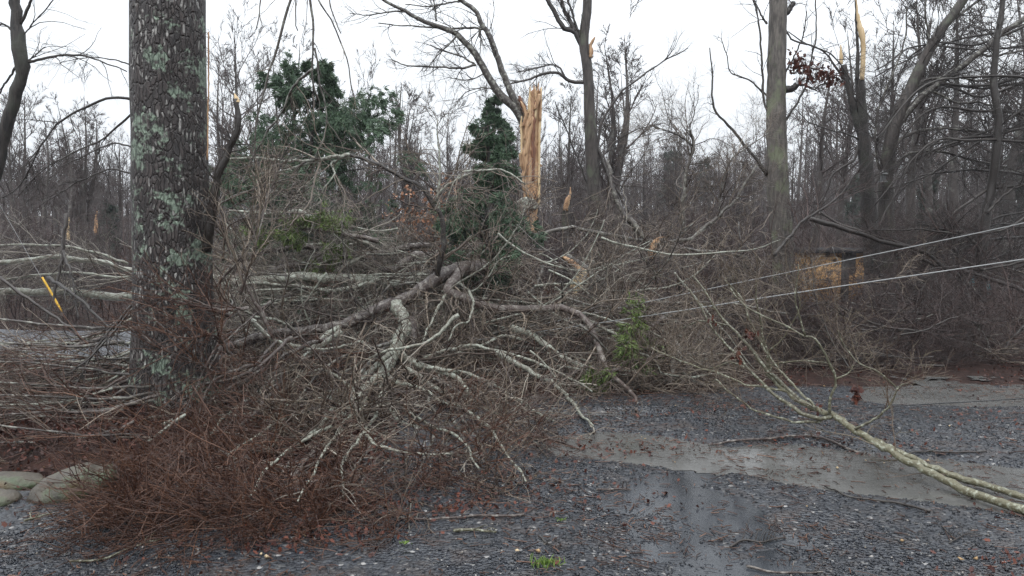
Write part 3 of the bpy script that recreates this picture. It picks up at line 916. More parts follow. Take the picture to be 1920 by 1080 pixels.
# forked tree right of it
Y = 18.5
fb = PX(1122, 560, Y); fb[2] = hg(fb[0], fb[1])
ft = thing('forked_tree', fb, 'tall bare forked tree with a torn orange stub high on its trunk', 'tree')
tk = TR([(1124, 575, Y), (1120, 450, Y), (1113, 330, Y), (1106, 220, Y), (1101, 140, Y), (1094, 78, Y), (1098, 45, Y), (1101, 0, Y), (1103, -60, Y), (1110, -250, Y)], 33, 11, N=60, wob=.003)
limb_objs(ft, [tk], M['mid_bark'], 'trunk', fb, 16, .06)
fl_ = [TR([(1103, 110, Y), (1090, 85, Y), (1078, 60, Y), (1058, 52, Y), (1042, 28, Y), (1028, 5, Y), (1010, -30, Y)], 12, 7),
       TR([(1078, 60, Y), (1068, 38, Y), (1056, 14, Y), (1050, -20, Y)], 9, 5), TR([(1092, 70, Y), (1080, 50, Y), (1072, 20, Y), (1060, -10, Y)], 6, 3),
       TR([(1108, 290, Y), (1118, 275, Y), (1130, 225, Y), (1160, 180, Y), (1195, 150, Y), (1240, 118, Y), (1290, 88, Y)], 6, 2),
       TR([(1098, 153, Y), (1080, 154, Y), (1062, 148, Y), (1042, 136, Y), (1015, 140, Y), (985, 150, Y), (955, 158, Y)], 8, 3),
       TR([(1062, 148, Y), (1050, 128, Y), (1030, 122, Y), (1005, 128, Y), (970, 135, Y)], 4, 2),
       TR([(1114, 262, Y), (1128, 295, Y), (1140, 330, Y), (1160, 365, Y), (1180, 400, Y)], 7, 4),
       TR([(1112, 380, Y), (1085, 300, Y), (1060, 240, Y), (1040, 190, Y)], 4, 2), TR([(1118, 310, Y), (1150, 270, Y), (1190, 245, Y), (1240, 232, Y)], 3, 1.5)]
limb_objs(ft, fl_, M['dark_limb'], 'limb', fb, 8, .05)
crown_twigs(ft, fl_, [dict(n=8, L=(.5, 1.6), ang=(20, 50), rcap=.011, up=.05), dict(n=5, L=(.25, .7), ang=(20, 50), rcap=.007, up=.03, Mp=5), dict(n=3, L=(.15, .35), ang=(25, 60), rcap=.005, Mp=4)], M['twig_dark'], origin=fb)
slab('torn_stub', [(108, 1104, 1111), (95, 1105, 1113), (85, 1104, 1110), (76, 1108, 1115), (70, 1113, 1116)], Y - .12, .05, M['torn_wood'], ft, fb, .5, .2, 12)

# tall lichen barked tree right
Y = 14.5
tb = PX(1472, 560, Y); tb[2] = hg(tb[0], tb[1])
tt_ = thing('tall_grey_tree', tb, 'tall straight grey barked trunk with green lichen and a broken side stub', 'tree')
tk = TR([(1476, 590, Y), (1470, 520, Y), (1464, 440, Y), (1458, 340, Y), (1455, 250, Y), (1455, 150, Y), (1457, 60, Y), (1462, -40, Y), (1466, -300, Y), (1462, -600, Y)], 45, 22, N=80, wob=.002)
tk[1][:6] *= np.linspace(1.3, 1.0, 6)
limb_objs(tt_, [tk], M['grey_bark'], 'trunk', tb, 28, .07)
tl = [TR([(1472, 168, Y), (1486, 166, Y), (1494, 158, Y)], 14, 12, N=10), TR([(1490, 160, Y), (1508, 160, Y), (1526, 167, Y), (1540, 158, Y), (1555, 158, Y)], 5, 2),
      TR([(1440, 182, Y), (1425, 168, Y), (1408, 152, Y), (1388, 143, Y), (1368, 132, Y), (1362, 100, Y), (1352, 72, Y)], 4, 1.5),
      TR([(1440, 330, Y), (1415, 295, Y), (1398, 272, Y), (1370, 240, Y), (1345, 215, Y), (1336, 180, Y), (1336, 130, Y), (1330, 88, Y)], 8, 2),
      TR([(1440, 215, Y), (1430, 175, Y), (1430, 115, Y), (1424, 60, Y), (1418, 20, Y), (1404, -20, Y)], 5, 3),
      TR([(1474, 225, Y), (1496, 190, Y), (1510, 165, Y), (1518, 120, Y), (1528, 80, Y), (1530, 30, Y), (1532, -20, Y)], 5, 2),
      TR([(1470, 140, Y), (1484, 115, Y), (1505, 70, Y), (1512, 20, Y)], 4, 2),
      TR([(1474, 25, Y), (1484, 12, Y), (1487, 4, Y)], 11, 9, N=8), TR([(1438, 45, Y), (1428, 30, Y), (1415, 0, Y)], 5, 2),
      TR([(1472, 55, Y), (1488, 75, Y), (1520, 85, Y), (1560, 105, Y), (1590, 140, Y), (1600, 165, Y)], 4, 2)]
limb_objs(tt_, tl, M['dark_limb'], 'limb', tb, 8, .08)
crown_twigs(tt_, tl, [dict(n=6, L=(.3, .9), ang=(20, 55), rcap=.007, up=.04), dict(n=4, L=(.15, .4), ang=(25, 60), rcap=.004, Mp=5)], M['twig_dark'], origin=tb)
# a spray of last year's red oak leaves on one branch
n = 330
s = rng.uniform(0, 1, n)
P = catmull([PX(1485, 112, Y - .1), PX(1510, 128, Y - .1), PX(1545, 135, Y - .1), PX(1580, 145, Y - .1)], 50)
c = P[(s * 49).astype(int)] + rng.normal(0, 1, (n, 3)) * np.array([.06, .08, .10])
me = lobed_leaves(c[:, 0], c[:, 1], c[:, 2] - .05, .15, 1.2, 'red_leaves', None)
me.transform(__import__('mathutils').Matrix.Translation(-Vector(tb)))
link_mesh('red_leaves', me, M['red_leaf'], tt_)
twl = [TR([(1478, 116, Y - .1), (1510, 126, Y - .1), (1545, 134, Y - .1), (1590, 148, Y - .1)], 4, 2)]
limb_objs(tt_, twl, M['dark_limb'], 'limb', tb, 5, .05)

# snapped twin trunk with a long pale sliver
Y = 15.5
ub = PX(1632, 560, Y); ub[2] = hg(ub[0], ub[1])
ut = thing('snapped_twin_tree', ub, 'dark snapped trunk topped by a long pale sliver of split wood', 'tree')
tk = TR([(1640, 590, Y), (1636, 480, Y), (1628, 380, Y), (1622, 290, Y), (1617, 220, Y), (1612, 148, Y)], 40, 17, N=50, wob=.003)
tk2 = TR([(1622, 275, Y), (1602, 215, Y), (1592, 170, Y), (1582, 122, Y)], 15, 10, N=20, wob=.003)
limb_objs(ut, [tk, tk2], M['dark_bark'], 'trunk', ub, 16, .07)
slab('sliver', [(150, 1612, 1620), (130, 1613, 1622), (90, 1615, 1623), (60, 1609, 1622), (45, 1607, 1615), (25, 1606, 1610), (-8, 1604, 1606)], Y - .08, .05, M['sapwood'], ut, ub, .4, .1, 26)
slab('bark_strip', [(150, 1603, 1611), (120, 1604, 1612), (90, 1605, 1611), (60, 1604, 1608), (20, 1603, 1606), (-5, 1603, 1605)], Y - .05, .05, M['dark_bark'], ut, ub, .4, .1, 20)
slab('sliver', [(120, 1574, 1581), (100, 1574, 1580), (85, 1575, 1577)], Y - .06, .04, M['sapwood'], ut, ub, .4, .1, 10)
ul = [TR([(1604, 190, Y), (1585, 150, Y), (1560, 118, Y), (1540, 95, Y), (1500, 75, Y), (1478, 58, Y)], 6, 2), TR([(1618, 250, Y), (1600, 300, Y), (1560, 330, Y), (1545, 370, Y), (1500, 420, Y)], 6, 3),
      TR([(1630, 300, Y), (1590, 340, Y), (1550, 375, Y), (1520, 410, Y)], 4, 2), TR([(1622, 265, Y), (1580, 250, Y), (1520, 230, Y), (1490, 205, Y)], 4, 1.5)]
limb_objs(ut, ul, M['dark_limb'], 'limb', ub, 6, .05)
crown_twigs(ut, ul, [dict(n=8, L=(.3, 1.0), ang=(20, 55), rcap=.007, up=.03), dict(n=4, L=(.15, .4), ang=(25, 60), rcap=.004, Mp=5)], M['twig_dark'], origin=ub)

# wide spreading tree whose limbs run out of the frame at upper right
Y = 13.5
vb = PX(1668, 570, Y); vb[2] = hg(vb[0], vb[1])
vt = thing('spreading_tree', vb, 'dark trunk forking into long limbs that sweep up to the top right', 'tree')
tk = TR([(1668, 590, Y), (1666, 480, Y), (1662, 380, Y), (1665, 290, Y), (1682, 225, Y), (1705, 172, Y), (1728, 120, Y), (1760, 62, Y), (1798, 8, Y), (1850, -70, Y), (1900, -200, Y)], 34, 11, N=60, wob=.003)
limb_objs(vt, [tk], M['mid_bark'], 'trunk', vb, 16, .06)
vl = [TR([(1676, 245, Y), (1705, 208, Y), (1745, 168, Y), (1790, 130, Y), (1835, 100, Y), (1880, 62, Y), (1940, 25, Y), (2020, -20, Y)], 15, 8, N=34),
      TR([(1758, 65, Y), (1785, 40, Y), (1820, 12, Y), (1860, -15, Y)], 6, 4), TR([(1705, 172, Y), (1735, 150, Y), (1790, 145, Y), (1840, 150, Y), (1925, 135, Y)], 5, 3),
      TR([(1728, 120, Y), (1740, 70, Y), (1735, 10, Y), (1742, -40, Y)], 6, 3), TR([(1835, 100, Y), (1870, 105, Y), (1930, 92, Y), (1990, 95, Y)], 5, 3),
      TR([(1672, 270, Y), (1710, 250, Y), (1770, 240, Y), (1850, 250, Y), (1940, 285, Y)], 7, 3), TR([(1668, 320, Y), (1700, 290, Y), (1760, 285, Y), (1830, 300, Y), (1940, 330, Y)], 6, 2),
      TR([(1745, 168, Y), (1790, 190, Y), (1850, 195, Y), (1930, 225, Y)], 5, 2), TR([(1668, 350, Y), (1640, 290, Y), (1650, 200, Y), (1690, 100, Y), (1700, 10, Y)], 5, 3)]
limb_objs(vt, vl, M['grey_limb'], 'limb', vb, 8, .06)
crown_twigs(vt, vl + [tk], [dict(n=15, L=(.5, 1.9), ang=(20, 60), rcap=.009, up=-.02, wig=.14), dict(n=7, L=(.25, .8), ang=(20, 55), rcap=.006, Mp=5), dict(n=3, L=(.15, .35), ang=(25, 60), rcap=.004, Mp=4)], M['twig_dark'], origin=vb)
# ------------------------------------------------------------ evergreens
def fronds(cur, n, size, name, mat, parent, origin, droop=0.5, spread=.05):
    """small flat leaf strips along the twigs in cur"""
    P, Rr, T = cur
    B, N, _ = P.shape
    idx = np.repeat(np.arange(B), n); C = len(idx)
    x = rng.uniform(0.15, 1, C) * (N - 1); i0 = np.minimum(x.astype(int), N - 2); f = (x - i0)[:, None]
    p = P[idx, i0] * (1 - f) + P[idx, i0 + 1] * f
    d = P[idx, i0 + 1] - P[idx, i0]; d /= np.linalg.norm(d, axis=1, keepdims=True) + 1e-9
    d = d * .8 + rng.normal(0, .30, (C, 3)); d[:, 2] -= droop * rng.uniform(.3, 1, C)
    d /= np.linalg.norm(d, axis=1, keepdims=True)
    sd_ = np.cross(d, rng.normal(0, 1, (C, 3)) + np.array([0, -1.0, .6])); sd_ /= np.linalg.norm(sd_, axis=1, keepdims=True) + 1e-9
    ln = (size * rng.uniform(.5, 1.2, C))[:, None]; wd = ln * rng.uniform(.07, .13, C)[:, None]
    p = p + rng.normal(0, spread * .3, (C, 3))
    V = np.stack([p, p + d * ln * .45 + sd_ * wd, p + d * ln, p + d * ln * .45 - sd_ * wd], 1).reshape(-1, 3)
    L = np.arange(C * 4)
    tn = np.clip(np.repeat(T[idx], 4) * .6 + np.repeat(rng.uniform(-.1, .45, C), 4), 0, 1)
    return link_mesh(name, raw_mesh(name, V, L, np.full(C, 4), tn, False, origin), mat, parent)


def cedar(name, base, H, rad, label, nb, mat, lean=0.0, leafn=26, size=.13, prof=None, t0=.12):
    b = np.array(base, float)
    root = thing(name, b, label, 'tree')
    N = 26
    s = np.linspace(0, 1, N)
    P = np.stack([b[0] + lean * s + .03 * np.sin(s * 9), b[1] + .03 * np.cos(s * 7), b[2] - .05 + H * s], -1)
    Rr = .035 * H / 4.5 * (1 - s) ** .8 * 1.7 + .006
    tube_obj('trunk', [(P[None], Rr[None], np.array([.4]))], M['dark_limb'], root, 8, b, .05)
    g0 = (P[None], Rr[None], np.array([.5]))
    tt = rng.uniform(t0, .985, nb)
    az = rng.uniform(0, 6.28, nb)
    Mp = 9
    i = (tt * (N - 1)).astype(int)
    q = np.zeros((nb, Mp, 3)); q[:, 0] = P[i]
    pr = np.interp(tt, [0, .15, .45, 1], [.85, 1, .8, .06]) if prof is None else np.interp(tt, *prof)
    ln = rad * pr * rng.uniform(.35, 1.2, nb)
    dr = np.stack([np.cos(az), np.sin(az), rng.uniform(.25, .75, nb)], -1)
    for k in range(1, Mp):
        dr[:, 2] -= .050
        dr += rng.normal(0, .06, dr.shape)
        dr /= np.linalg.norm(dr, axis=1, keepdims=True)
        q[:, k] = q[:, k - 1] + dr * (ln / (Mp - 1))[:, None]
    lv1 = (q, np.maximum(.014 * ln[:, None] / rad * (1 - np.linspace(0, .85, Mp))[None], .003), rng.uniform(0, 1, nb))
    lv2 = grow(lv1, 9, L=(.25, .55), tr=(.25, 1), ang=(25, 60), rel=True, falloff=.6, rcap=.004, up=-.05, zmin=None)
    lv3 = grow(lv2, 4, L=(.4, .85), tr=(.2, 1), ang=(20, 55), rel=True, falloff=.5, rcap=.0025, up=-.10, Mp=5, zmin=None)
    tube_obj('branches', [lv1, lv2], M['dark_limb'], root, [4, 3], b)
    fronds(lv3, leafn, size, 'foliage', mat, root, b, .45)
    return root


p = PX(585, 560, 13); cedar('cedar_tree', (p[0], 13, hg(p[0], 13)), 4.75, 1.9, 'large dark green cedar standing behind the lichen trunk', 92, M['cedar'], .05, 34, .085,
                            ([0, .12, .35, .55, .75, .9, 1], [.8, 1, 1, .95, .72, .4, .1]))
p = PX(922, 560, 10.9); cedar('cedar_tree', (p[0], 10.9, hg(p[0], 10.9)), 3.5, .82, 'small narrow cedar leaning against the splintered orange trunk', 70, M['cedar'], -.08, 36, .075,
                              ([0, .12, .4, .6, .8, .92, 1], [.9, 1, .95, .7, .5, .3, .1]))
p = PX(925, 560, 17.5); cedar('cedar_tree', (p[0], 17.5, hg(p[0], 17.5)), 5.0, .75, 'slim thin cedar behind the splintered orange trunk', 60, M['cedar'], .0, 30, .09,
                              ([0, .2, .5, .8, 1], [1, .9, .8, .7, .15]))


def bough(label, pts, wd, n, mat, nb=9, L=(.3, .8), w0=10):
    lim = TR(pts, w0, 3)
    c = lim[0][0]
    root = thing('cedar_bough', c, label, 'branch', 'green boughs torn down in the debris')
    tube_obj('limb', [(lim[0][None], lim[1][None], np.array([.5]))], M['brown_limb'], root, 6, c)
    g = (lim[0][None], lim[1][None], np.array([.6]))
    a = grow(g, nb, L=L, ang=(25, 70), rcap=.006, up=-.03)
    bb = grow(a, 8, L=(.3, .6), rel=True, ang=(25, 60), rcap=.003, up=-.05, Mp=5)
    tube_obj('twigs', [a], M['twig_mid'], root, 3, c)
    fronds(bb, n, wd, 'foliage', mat, root, c, .4)


bough('bright green feathery bough behind the grey cables', [(1245, 595, 8.6), (1215, 618, 8.5), (1190, 640, 8.4), (1165, 668, 8.3)], .085, 20, M['cedar_bright'], 14, (.25, .6))
bough('low green bough on the gravel edge below the main pile', [(1165, 690, 8.0), (1140, 700, 8.0), (1115, 708, 8.0)], .07, 24, M['cedar_bright'], 10, (.2, .4))
bough('olive green bough lying under the large cedar', [(710, 452, 10.5), (640, 438, 10.5), (560, 430, 10.5), (480, 440, 10.5)], .075, 34, M['cedar_bright'], 20, (.25, .6))
bough('dark green bough sagging below the small cedar', [(960, 480, 11.6), (940, 520, 11.4), (900, 545, 11.2), (860, 560, 11.1)], .11, 13, M['cedar'], 14, (.3, .6))
bough('green bough in the shade left of the pale forked limb', [(640, 520, 11), (580, 520, 11), (540, 500, 11)], .10, 12, M['cedar_bright'], 12, (.2, .5))
bough('small green sprig low in the stacked branches at far left', [(105, 775, 6.8), (118, 780, 6.8), (130, 790, 6.8)], .06, 10, M['cedar_bright'], 7, (.08, .18), 4)

# shrub that keeps its tan leaves
p = PX(785, 560, 15.5); b = np.array([p[0], 15.5, hg(p[0], 15.5)])
sh = thing('beech_shrub', b, 'young beech still holding tan orange leaves between the two cedars', 'shrub')
st = []
for k in range(6):
    a = rng.uniform(0, 6.28)
    P = catmull([b + (0, 0, -.05), b + (.15 * math.cos(a), .15 * math.sin(a), .8), b + (.5 * math.cos(a), .4 * math.sin(a), 1.9), b + (.65 * math.cos(a), .6 * math.sin(a), 2.5 + .3 * rng.uniform(-1, 1))], 26)
    st.append((P, np.linspace(.022, .005, 26)))
limb_objs(sh, st, M['grey_limb'], 'stem', b, 5, .03)
g = stack(st); a = grow(g, 14, L=(.3, .8), tr=(.4, 1), ang=(35, 75), rcap=.006); a2 = grow(a, 5, L=(.2, .4), rcap=.003, ang=(30, 60), Mp=5)
tube_obj('twigs', [a, a2], M['twig_mid'], sh, 3, b)
c = a2[0][:, 1:].reshape(-1, 3); c = c[rng.uniform(0, 1, len(c)) < .7] ; c = c + rng.normal(0, .05, c.shape)
me = lobed_leaves(c[:, 0] - b[0], c[:, 1] - b[1], c[:, 2] - b[2], .115, 1.0, 'leaves', None, lobes=False)
link_mesh('leaves', me, M['beech_leaf'], sh)

# ------------------------------------------------------------ the fallen crowns
def fallen(name, label, cat, lims, mat, twigs, twmat, group=None, lname='limb', N=26, sides=9, bump=.06, extra=None):
    """one fallen tree or branch: its traced limbs, and the twigs grown from them"""
    c = lims[0][0][0].copy()
    root = thing(name, c, label, cat, group)
    mats = mat if isinstance(mat, list) else [mat] * len(lims)
    for (l, m_) in zip(lims, mats):
        wide = max(l[1].max() * 2 / .02, 1)
        limb_objs(root, [l], m_, lname, c, int(min(16, max(5, sides * min(wide / 4, 1.4)))), bump)
    g = stack(lims, N)
    cur, out = g, []
    for s in twigs:
        cur = grow(cur, **s)
        out.append(cur)
    tube_obj('twigs', out, twmat, root, [5] + [3] * (len(out) - 1), c)
    return root, out, c


# the crown that fills the middle of the picture
A = [TR([(905, 500, 10.2), (860, 505, 9.9), (818, 525, 9.6), (770, 555, 9.3), (735, 572, 9.1), (690, 590, 8.9), (640, 608, 8.7), (560, 620, 8.6), (480, 635, 8.5), (400, 660, 8.4)], 32, 16, N=40, wob=.009),
     TR([(740, 570, 9.1), (752, 590, 9.0), (760, 612, 8.8), (745, 640, 8.5), (738, 665, 8.2), (720, 695, 7.9), (690, 725, 7.5), (665, 750, 7.2), (650, 790, 6.9), (640, 830, 6.6)], 22, 11, N=34, wob=.004),
     TR([(765, 600, 8.9), (778, 630, 8.8), (774, 660, 8.7), (770, 690, 8.6), (755, 715, 8.5)], 22, 16, N=20, wob=.004),
     TR([(720, 698, 7.9), (722, 730, 7.6), (722, 765, 7.2), (735, 800, 6.9), (742, 828, 6.6), (760, 845, 6.4), (800, 850, 6.2)], 11, 5, wob=.006),
     TR([(665, 750, 7.2), (635, 770, 7.0), (615, 800, 6.7), (600, 850, 6.3), (570, 900, 5.9)], 13, 6, wob=.006),
     TR([(720, 770, 7.2), (700, 800, 7.0), (680, 815, 6.9), (660, 850, 6.6)], 13, 7, wob=.006),
     TR([(745, 655, 8.4), (765, 675, 8.2), (800, 690, 8.0), (850, 705, 7.8), (880, 735, 7.5), (905, 775, 7.0), (935, 800, 6.7), (960, 820, 6.4)], 11, 5, wob=.006),
     TR([(720, 700, 7.9), (745, 718, 7.7), (785, 725, 7.4), (830, 755, 7.1), (870, 765, 6.9), (900, 800, 6.6)], 8, 4, wob=.006),
     TR([(660, 755, 7.2), (620, 745, 7.2), (580, 755, 7.1), (540, 780, 6.9), (500, 810, 6.6)], 9, 4, wob=.006),
     TR([(650, 790, 6.9), (645, 830, 6.6), (640, 870, 6.2), (620, 910, 5.8)], 7, 3, wob=.006),
     TR([(675, 745, 7.3), (650, 720, 7.3), (620, 700, 7.4), (590, 695, 7.5), (540, 715, 7.5)], 7, 3),
     TR([(818, 525, 9.6), (828, 480, 9.5), (832, 440, 9.5), (828, 408, 9.5), (812, 382, 9.5), (790, 352, 9.5), (760, 335, 9.5), (715, 312, 9.5), (680, 298, 9.5), (655, 290, 9.5)], 12, 6, N=34, wob=.006),
     TR([(655, 290, 9.5), (620, 296, 9.4), (570, 302, 9.3), (510, 300, 9.2), (460, 297, 9.1), (420, 297, 9.0)], 9, 4),
     TR([(620, 297, 9.4), (570, 308, 9.3), (530, 320, 9.2), (470, 330, 9.1)], 6, 3),
     TR([(655, 292, 9.5), (620, 305, 9.4), (628, 325, 9.3), (610, 350, 9.2), (590, 380, 9.2)], 5, 2),
     TR([(822, 398, 9.5), (823, 350, 9.5), (824, 310, 9.5), (822, 270, 9.5), (820, 225, 9.5)], 7, 2),
     TR([(812, 382, 9.5), (835, 350, 9.4), (870, 330, 9.3), (905, 320, 9.2), (950, 322, 9.1), (985, 345, 9.0)], 6, 3),
     TR([(905, 320, 9.2), (870, 322, 9.0), (850, 345, 8.9), (836, 380, 8.9)], 5, 2)]
A2 = [TR([(870, 500, 9.8), (850, 525, 9.6), (838, 545, 9.4), (870, 560, 9.2), (910, 575, 9.0), (960, 580, 8.9), (1015, 580, 8.8), (1060, 578, 8.7), (1100, 600, 8.5), (1120, 640, 8.3), (1135, 690, 8.0), (1165, 720, 7.7), (1190, 750, 7.3), (1192, 800, 6.9)], 22, 6, N=40, wob=.004),
      TR([(1075, 582, 8.7), (1120, 610, 8.6), (1165, 635, 8.4), (1195, 660, 8.3), (1225, 672, 8.2), (1240, 700, 8.0)], 9, 3),
      TR([(1060, 578, 8.7), (1110, 590, 8.6), (1160, 605, 8.5), (1210, 615, 8.4), (1250, 640, 8.2)], 6, 3),
      TR([(985, 640, 8.7), (945, 630, 8.6), (900, 648, 8.5), (850, 665, 8.4), (795, 672, 8.3)], 7, 4),
      TR([(795, 672, 8.3), (870, 650, 8.3), (920, 655, 8.2), (970, 665, 8.1), (1020, 685, 7.9), (1070, 710, 7.6), (1110, 735, 7.3)], 9, 4),
      TR([(960, 615, 8.9), (1000, 630, 8.7), (1040, 660, 8.4), (1075, 680, 8.2), (1100, 690, 8.1)], 15, 9),
      TR([(1075, 685, 8.2), (1130, 690, 8.2), (1200, 698, 8.2), (1290, 705, 8.2), (1360, 700, 8.2)], 9, 4),
      TR([(840, 545, 9.4), (820, 580, 9.1), (800, 620, 8.8), (790, 655, 8.5)], 7, 3),
      TR([(880, 545, 9.0), (885, 560, 8.8), (888, 570, 8.7), (880, 600, 8.5), (855, 610, 8.4), (840, 640, 8.3)], 6, 3),
      TR([(860, 530, 9.3), (885, 545, 9.0), (915, 520, 8.9), (935, 490, 8.9), (960, 478, 8.9)], 5, 2),
      TR([(640, 610, 8.7), (600, 640, 8.2), (560, 680, 7.7), (500, 720, 7.2), (440, 770, 6.8), (380, 830, 6.3)], 12, 4),
      TR([(560, 622, 8.6), (520, 600, 8.4), (470, 590, 8.2), (430, 560, 8.0)], 8, 4),
      TR([(930, 800, 6.7), (920, 830, 6.5), (935, 880, 6.0), (960, 905, 5.7)], 4, 2),
      TR([(840, 545, 9.4), (870, 525, 9.2), (900, 505, 9.0), (930, 480, 9.0), (975, 420, 8.9), (985, 390, 8.9)], 5, 2)]
fr = [[(735, 660), (690, 700), (620, 755), (530, 790), (430, 850)], [(690, 745), (640, 800), (600, 860), (560, 940)], [(760, 690), (830, 735), (900, 790), (960, 860), (985, 900)], [(640, 620), (560, 680), (500, 720), (470, 790)],
      [(470, 600), (520, 640), (600, 655), (680, 640)], [(860, 590), (800, 640), (720, 660), (640, 700)], [(725, 700), (700, 780), (650, 860), (640, 930)], [(720, 735), (790, 790), (860, 820), (900, 880)], [(700, 720), (600, 740), (500, 770), (400, 780)],
      [(800, 690), (880, 700), (960, 745), (1040, 790)], [(660, 760), (700, 830), (780, 850), (850, 850)], [(590, 700), (520, 740), (450, 760), (380, 830)], [(930, 660), (1000, 700), (1060, 740), (1110, 800)], [(620, 800), (560, 830), (500, 880), (470, 930)]]
FRL = []
for f_ in fr:
    n_ = len(f_)
    FRL.append(TR([(a_, b_, min(8.6, 2277 / (b_ - 450) + .5) - .75 - .25 * i_ / n_) for i_, (a_, b_) in enumerate(f_)], rng.uniform(8, 12.5), 4, N=26, wob=.007))
A = [(p_, r_ * (1.3 if 1 <= i_ <= 10 else 1.0)) for i_, (p_, r_) in enumerate(A)]
tw = [dict(n=12, L=(.4, 1.4), tr=(.08, 1), ang=(25, 70), rcap=.014, ratio=.6, tip=.45, wig=.15, Mp=10, rmin=.004),
      dict(n=5, L=(.25, .75), ang=(25, 70), rcap=.0085, ratio=.75, tip=.45, wig=.17, Mp=8, tr=(.15, 1), rmin=.0036), dict(n=2, L=(.12, .4), ang=(25, 70), rcap=.006, ratio=.8, tip=.5, Mp=5, rmin=.003)]
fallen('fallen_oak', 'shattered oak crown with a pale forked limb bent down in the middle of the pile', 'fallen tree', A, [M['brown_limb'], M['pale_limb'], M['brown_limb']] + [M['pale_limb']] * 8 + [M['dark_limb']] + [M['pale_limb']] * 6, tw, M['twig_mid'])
for l_ in FRL:
    fallen('broken_limb', 'pale crooked limb fanned forward over the near side of the pile', 'broken limb', [l_], M['pale_limb'], [dict(n=7, L=(.3, .9), ang=(20, 60), rcap=.009, ratio=.7, tip=.5, wig=.14, Mp=8, rmin=.004), dict(n=3, L=(.2, .5), ang=(25, 65), rcap=.006, ratio=.8, tip=.5, Mp=6, rmin=.003)], M['twig_pale'], 'pale crooked limbs fanned over the pile')
fallen('fallen_oak_limb', 'long pale limb arching right from the pile and drooping to the gravel', 'fallen limb', A2, [M['brown_limb']] + [M['pale_limb']] * 13, tw, M['twig_mid'])

# stacked limbs behind it, running left past the big trunk
Bl = [TR([(812, 462, 11.6), (760, 465, 11.5), (690, 475, 11.4), (620, 468, 11.3), (560, 466, 11.2), (500, 470, 11.1), (440, 480, 11)], 14, 8),
      TR([(830, 480, 11.2), (780, 482, 11.1), (740, 505, 11), (710, 505, 10.9), (680, 478, 10.9), (620, 485, 10.8), (540, 500, 10.7), (440, 520, 10.6)], 20, 9, N=34),
      TR([(800, 520, 10.8), (740, 535, 10.7), (680, 528, 10.6), (610, 527, 10.5), (540, 520, 10.4), (470, 525, 10.3), (400, 540, 10.2), (240, 552, 10), (100, 552, 9.8), (-40, 548, 9.6)], 22, 13, N=40),
      TR([(700, 530, 10.4), (620, 545, 10.3), (540, 535, 10.2), (480, 530, 10.1), (420, 545, 10)], 10, 5),
      TR([(690, 478, 10.9), (640, 500, 10.8), (590, 530, 10.7), (540, 545, 10.6), (460, 555, 10.5)], 9, 4),
      TR([(700, 455, 11.5), (640, 462, 11.4), (600, 480, 11.3), (540, 480, 11.2), (470, 492, 11.1)], 7, 3),
      TR([(640, 468, 11.3), (600, 458, 11.3), (540, 462, 11.2), (480, 475, 11.2), (430, 470, 11.1)], 7, 3),
      TR([(480, 525, 10.3), (380, 520, 10.2), (250, 508, 10.0), (190, 490, 9.9), (120, 482, 9.8), (40, 490, 9.7), (-40, 500, 9.6)], 11, 8),
      TR([(350, 505, 10.1), (250, 520, 9.8), (170, 515, 9.7), (90, 512, 9.6), (-20, 530, 9.5)], 6, 4),
      TR([(240, 495, 9.8), (150, 465, 9.7), (80, 460, 9.7), (-20, 460, 9.7)], 6, 3),
      TR([(640, 530, 10.6), (560, 560, 10.3), (480, 575, 10.1), (420, 590, 9.9)], 8, 4),
      TR([(560, 395, 10.6), (600, 415, 10.7), (650, 440, 10.8), (690, 458, 10.9)], 8, 10), TR([(430, 395, 10.5), (500, 400, 10.5), (560, 395, 10.6)], 5, 7)]
fallen('fallen_tree', 'fallen tree of stacked grey limbs running left behind the lichen trunk', 'fallen tree', Bl, [M['brown_limb'], M['brown_limb']] + [M['pale_limb']] * 11,
       [dict(n=15, L=(.5, 1.5), ang=(12, 50), rcap=.010, ratio=.5, Mp=9, wig=.13), dict(n=7, L=(.3, .8), ang=(20, 55), rcap=.006, Mp=7), dict(n=4, L=(.12, .4), ang=(25, 60), rcap=.004, Mp=5)], M['twig_pale'])

# branches heaped at the far left, between the trunk and the picture edge
Cl = []
for k in range(42):
    y0 = rng.uniform(600, 835); x0 = rng.uniform(150, 300); Yk = 7.9 - (y0 - 600) / 225 * 2.3 + rng.uniform(-.2, .4)
    sl = rng.uniform(-10, 95) * (1 if k % 3 else -.4)
    Cl.append(TR([(x0 + 60, y0 - 20 - sl * .3, Yk + .2), (x0 - 40, y0 + sl * .25, Yk), (x0 - 150, y0 + sl * .6, Yk - .1), (x0 - 330, y0 + sl, Yk - .2)], rng.uniform(4, 9), 2.5, N=20, wob=.008))
for k, c_ in enumerate(Cl):
    fallen('fallen_branch', ['long grey branch in the heap left of the lichen trunk', 'slender brown twigged branch in the heap left of the lichen trunk', 'pale branch in the heap left of the lichen trunk'][k % 3], 'fallen branch', [c_], [M['grey_limb'], M['brown_limb'], M['pale_limb']][k % 3],
           [dict(n=12, L=(.3, 1.0), ang=(12, 45), rcap=.007, ratio=.6, Mp=7, wig=.12, rmin=.003), dict(n=5, L=(.2, .5), ang=(20, 55), rcap=.005, Mp=6, rmin=.0026)], M['twig_mid'] if k % 3 else M['twig_red'], ['grey branches heaped at the left edge', 'brown twigged branches heaped at the left edge', 'pale branches heaped at the left edge'][k % 3])
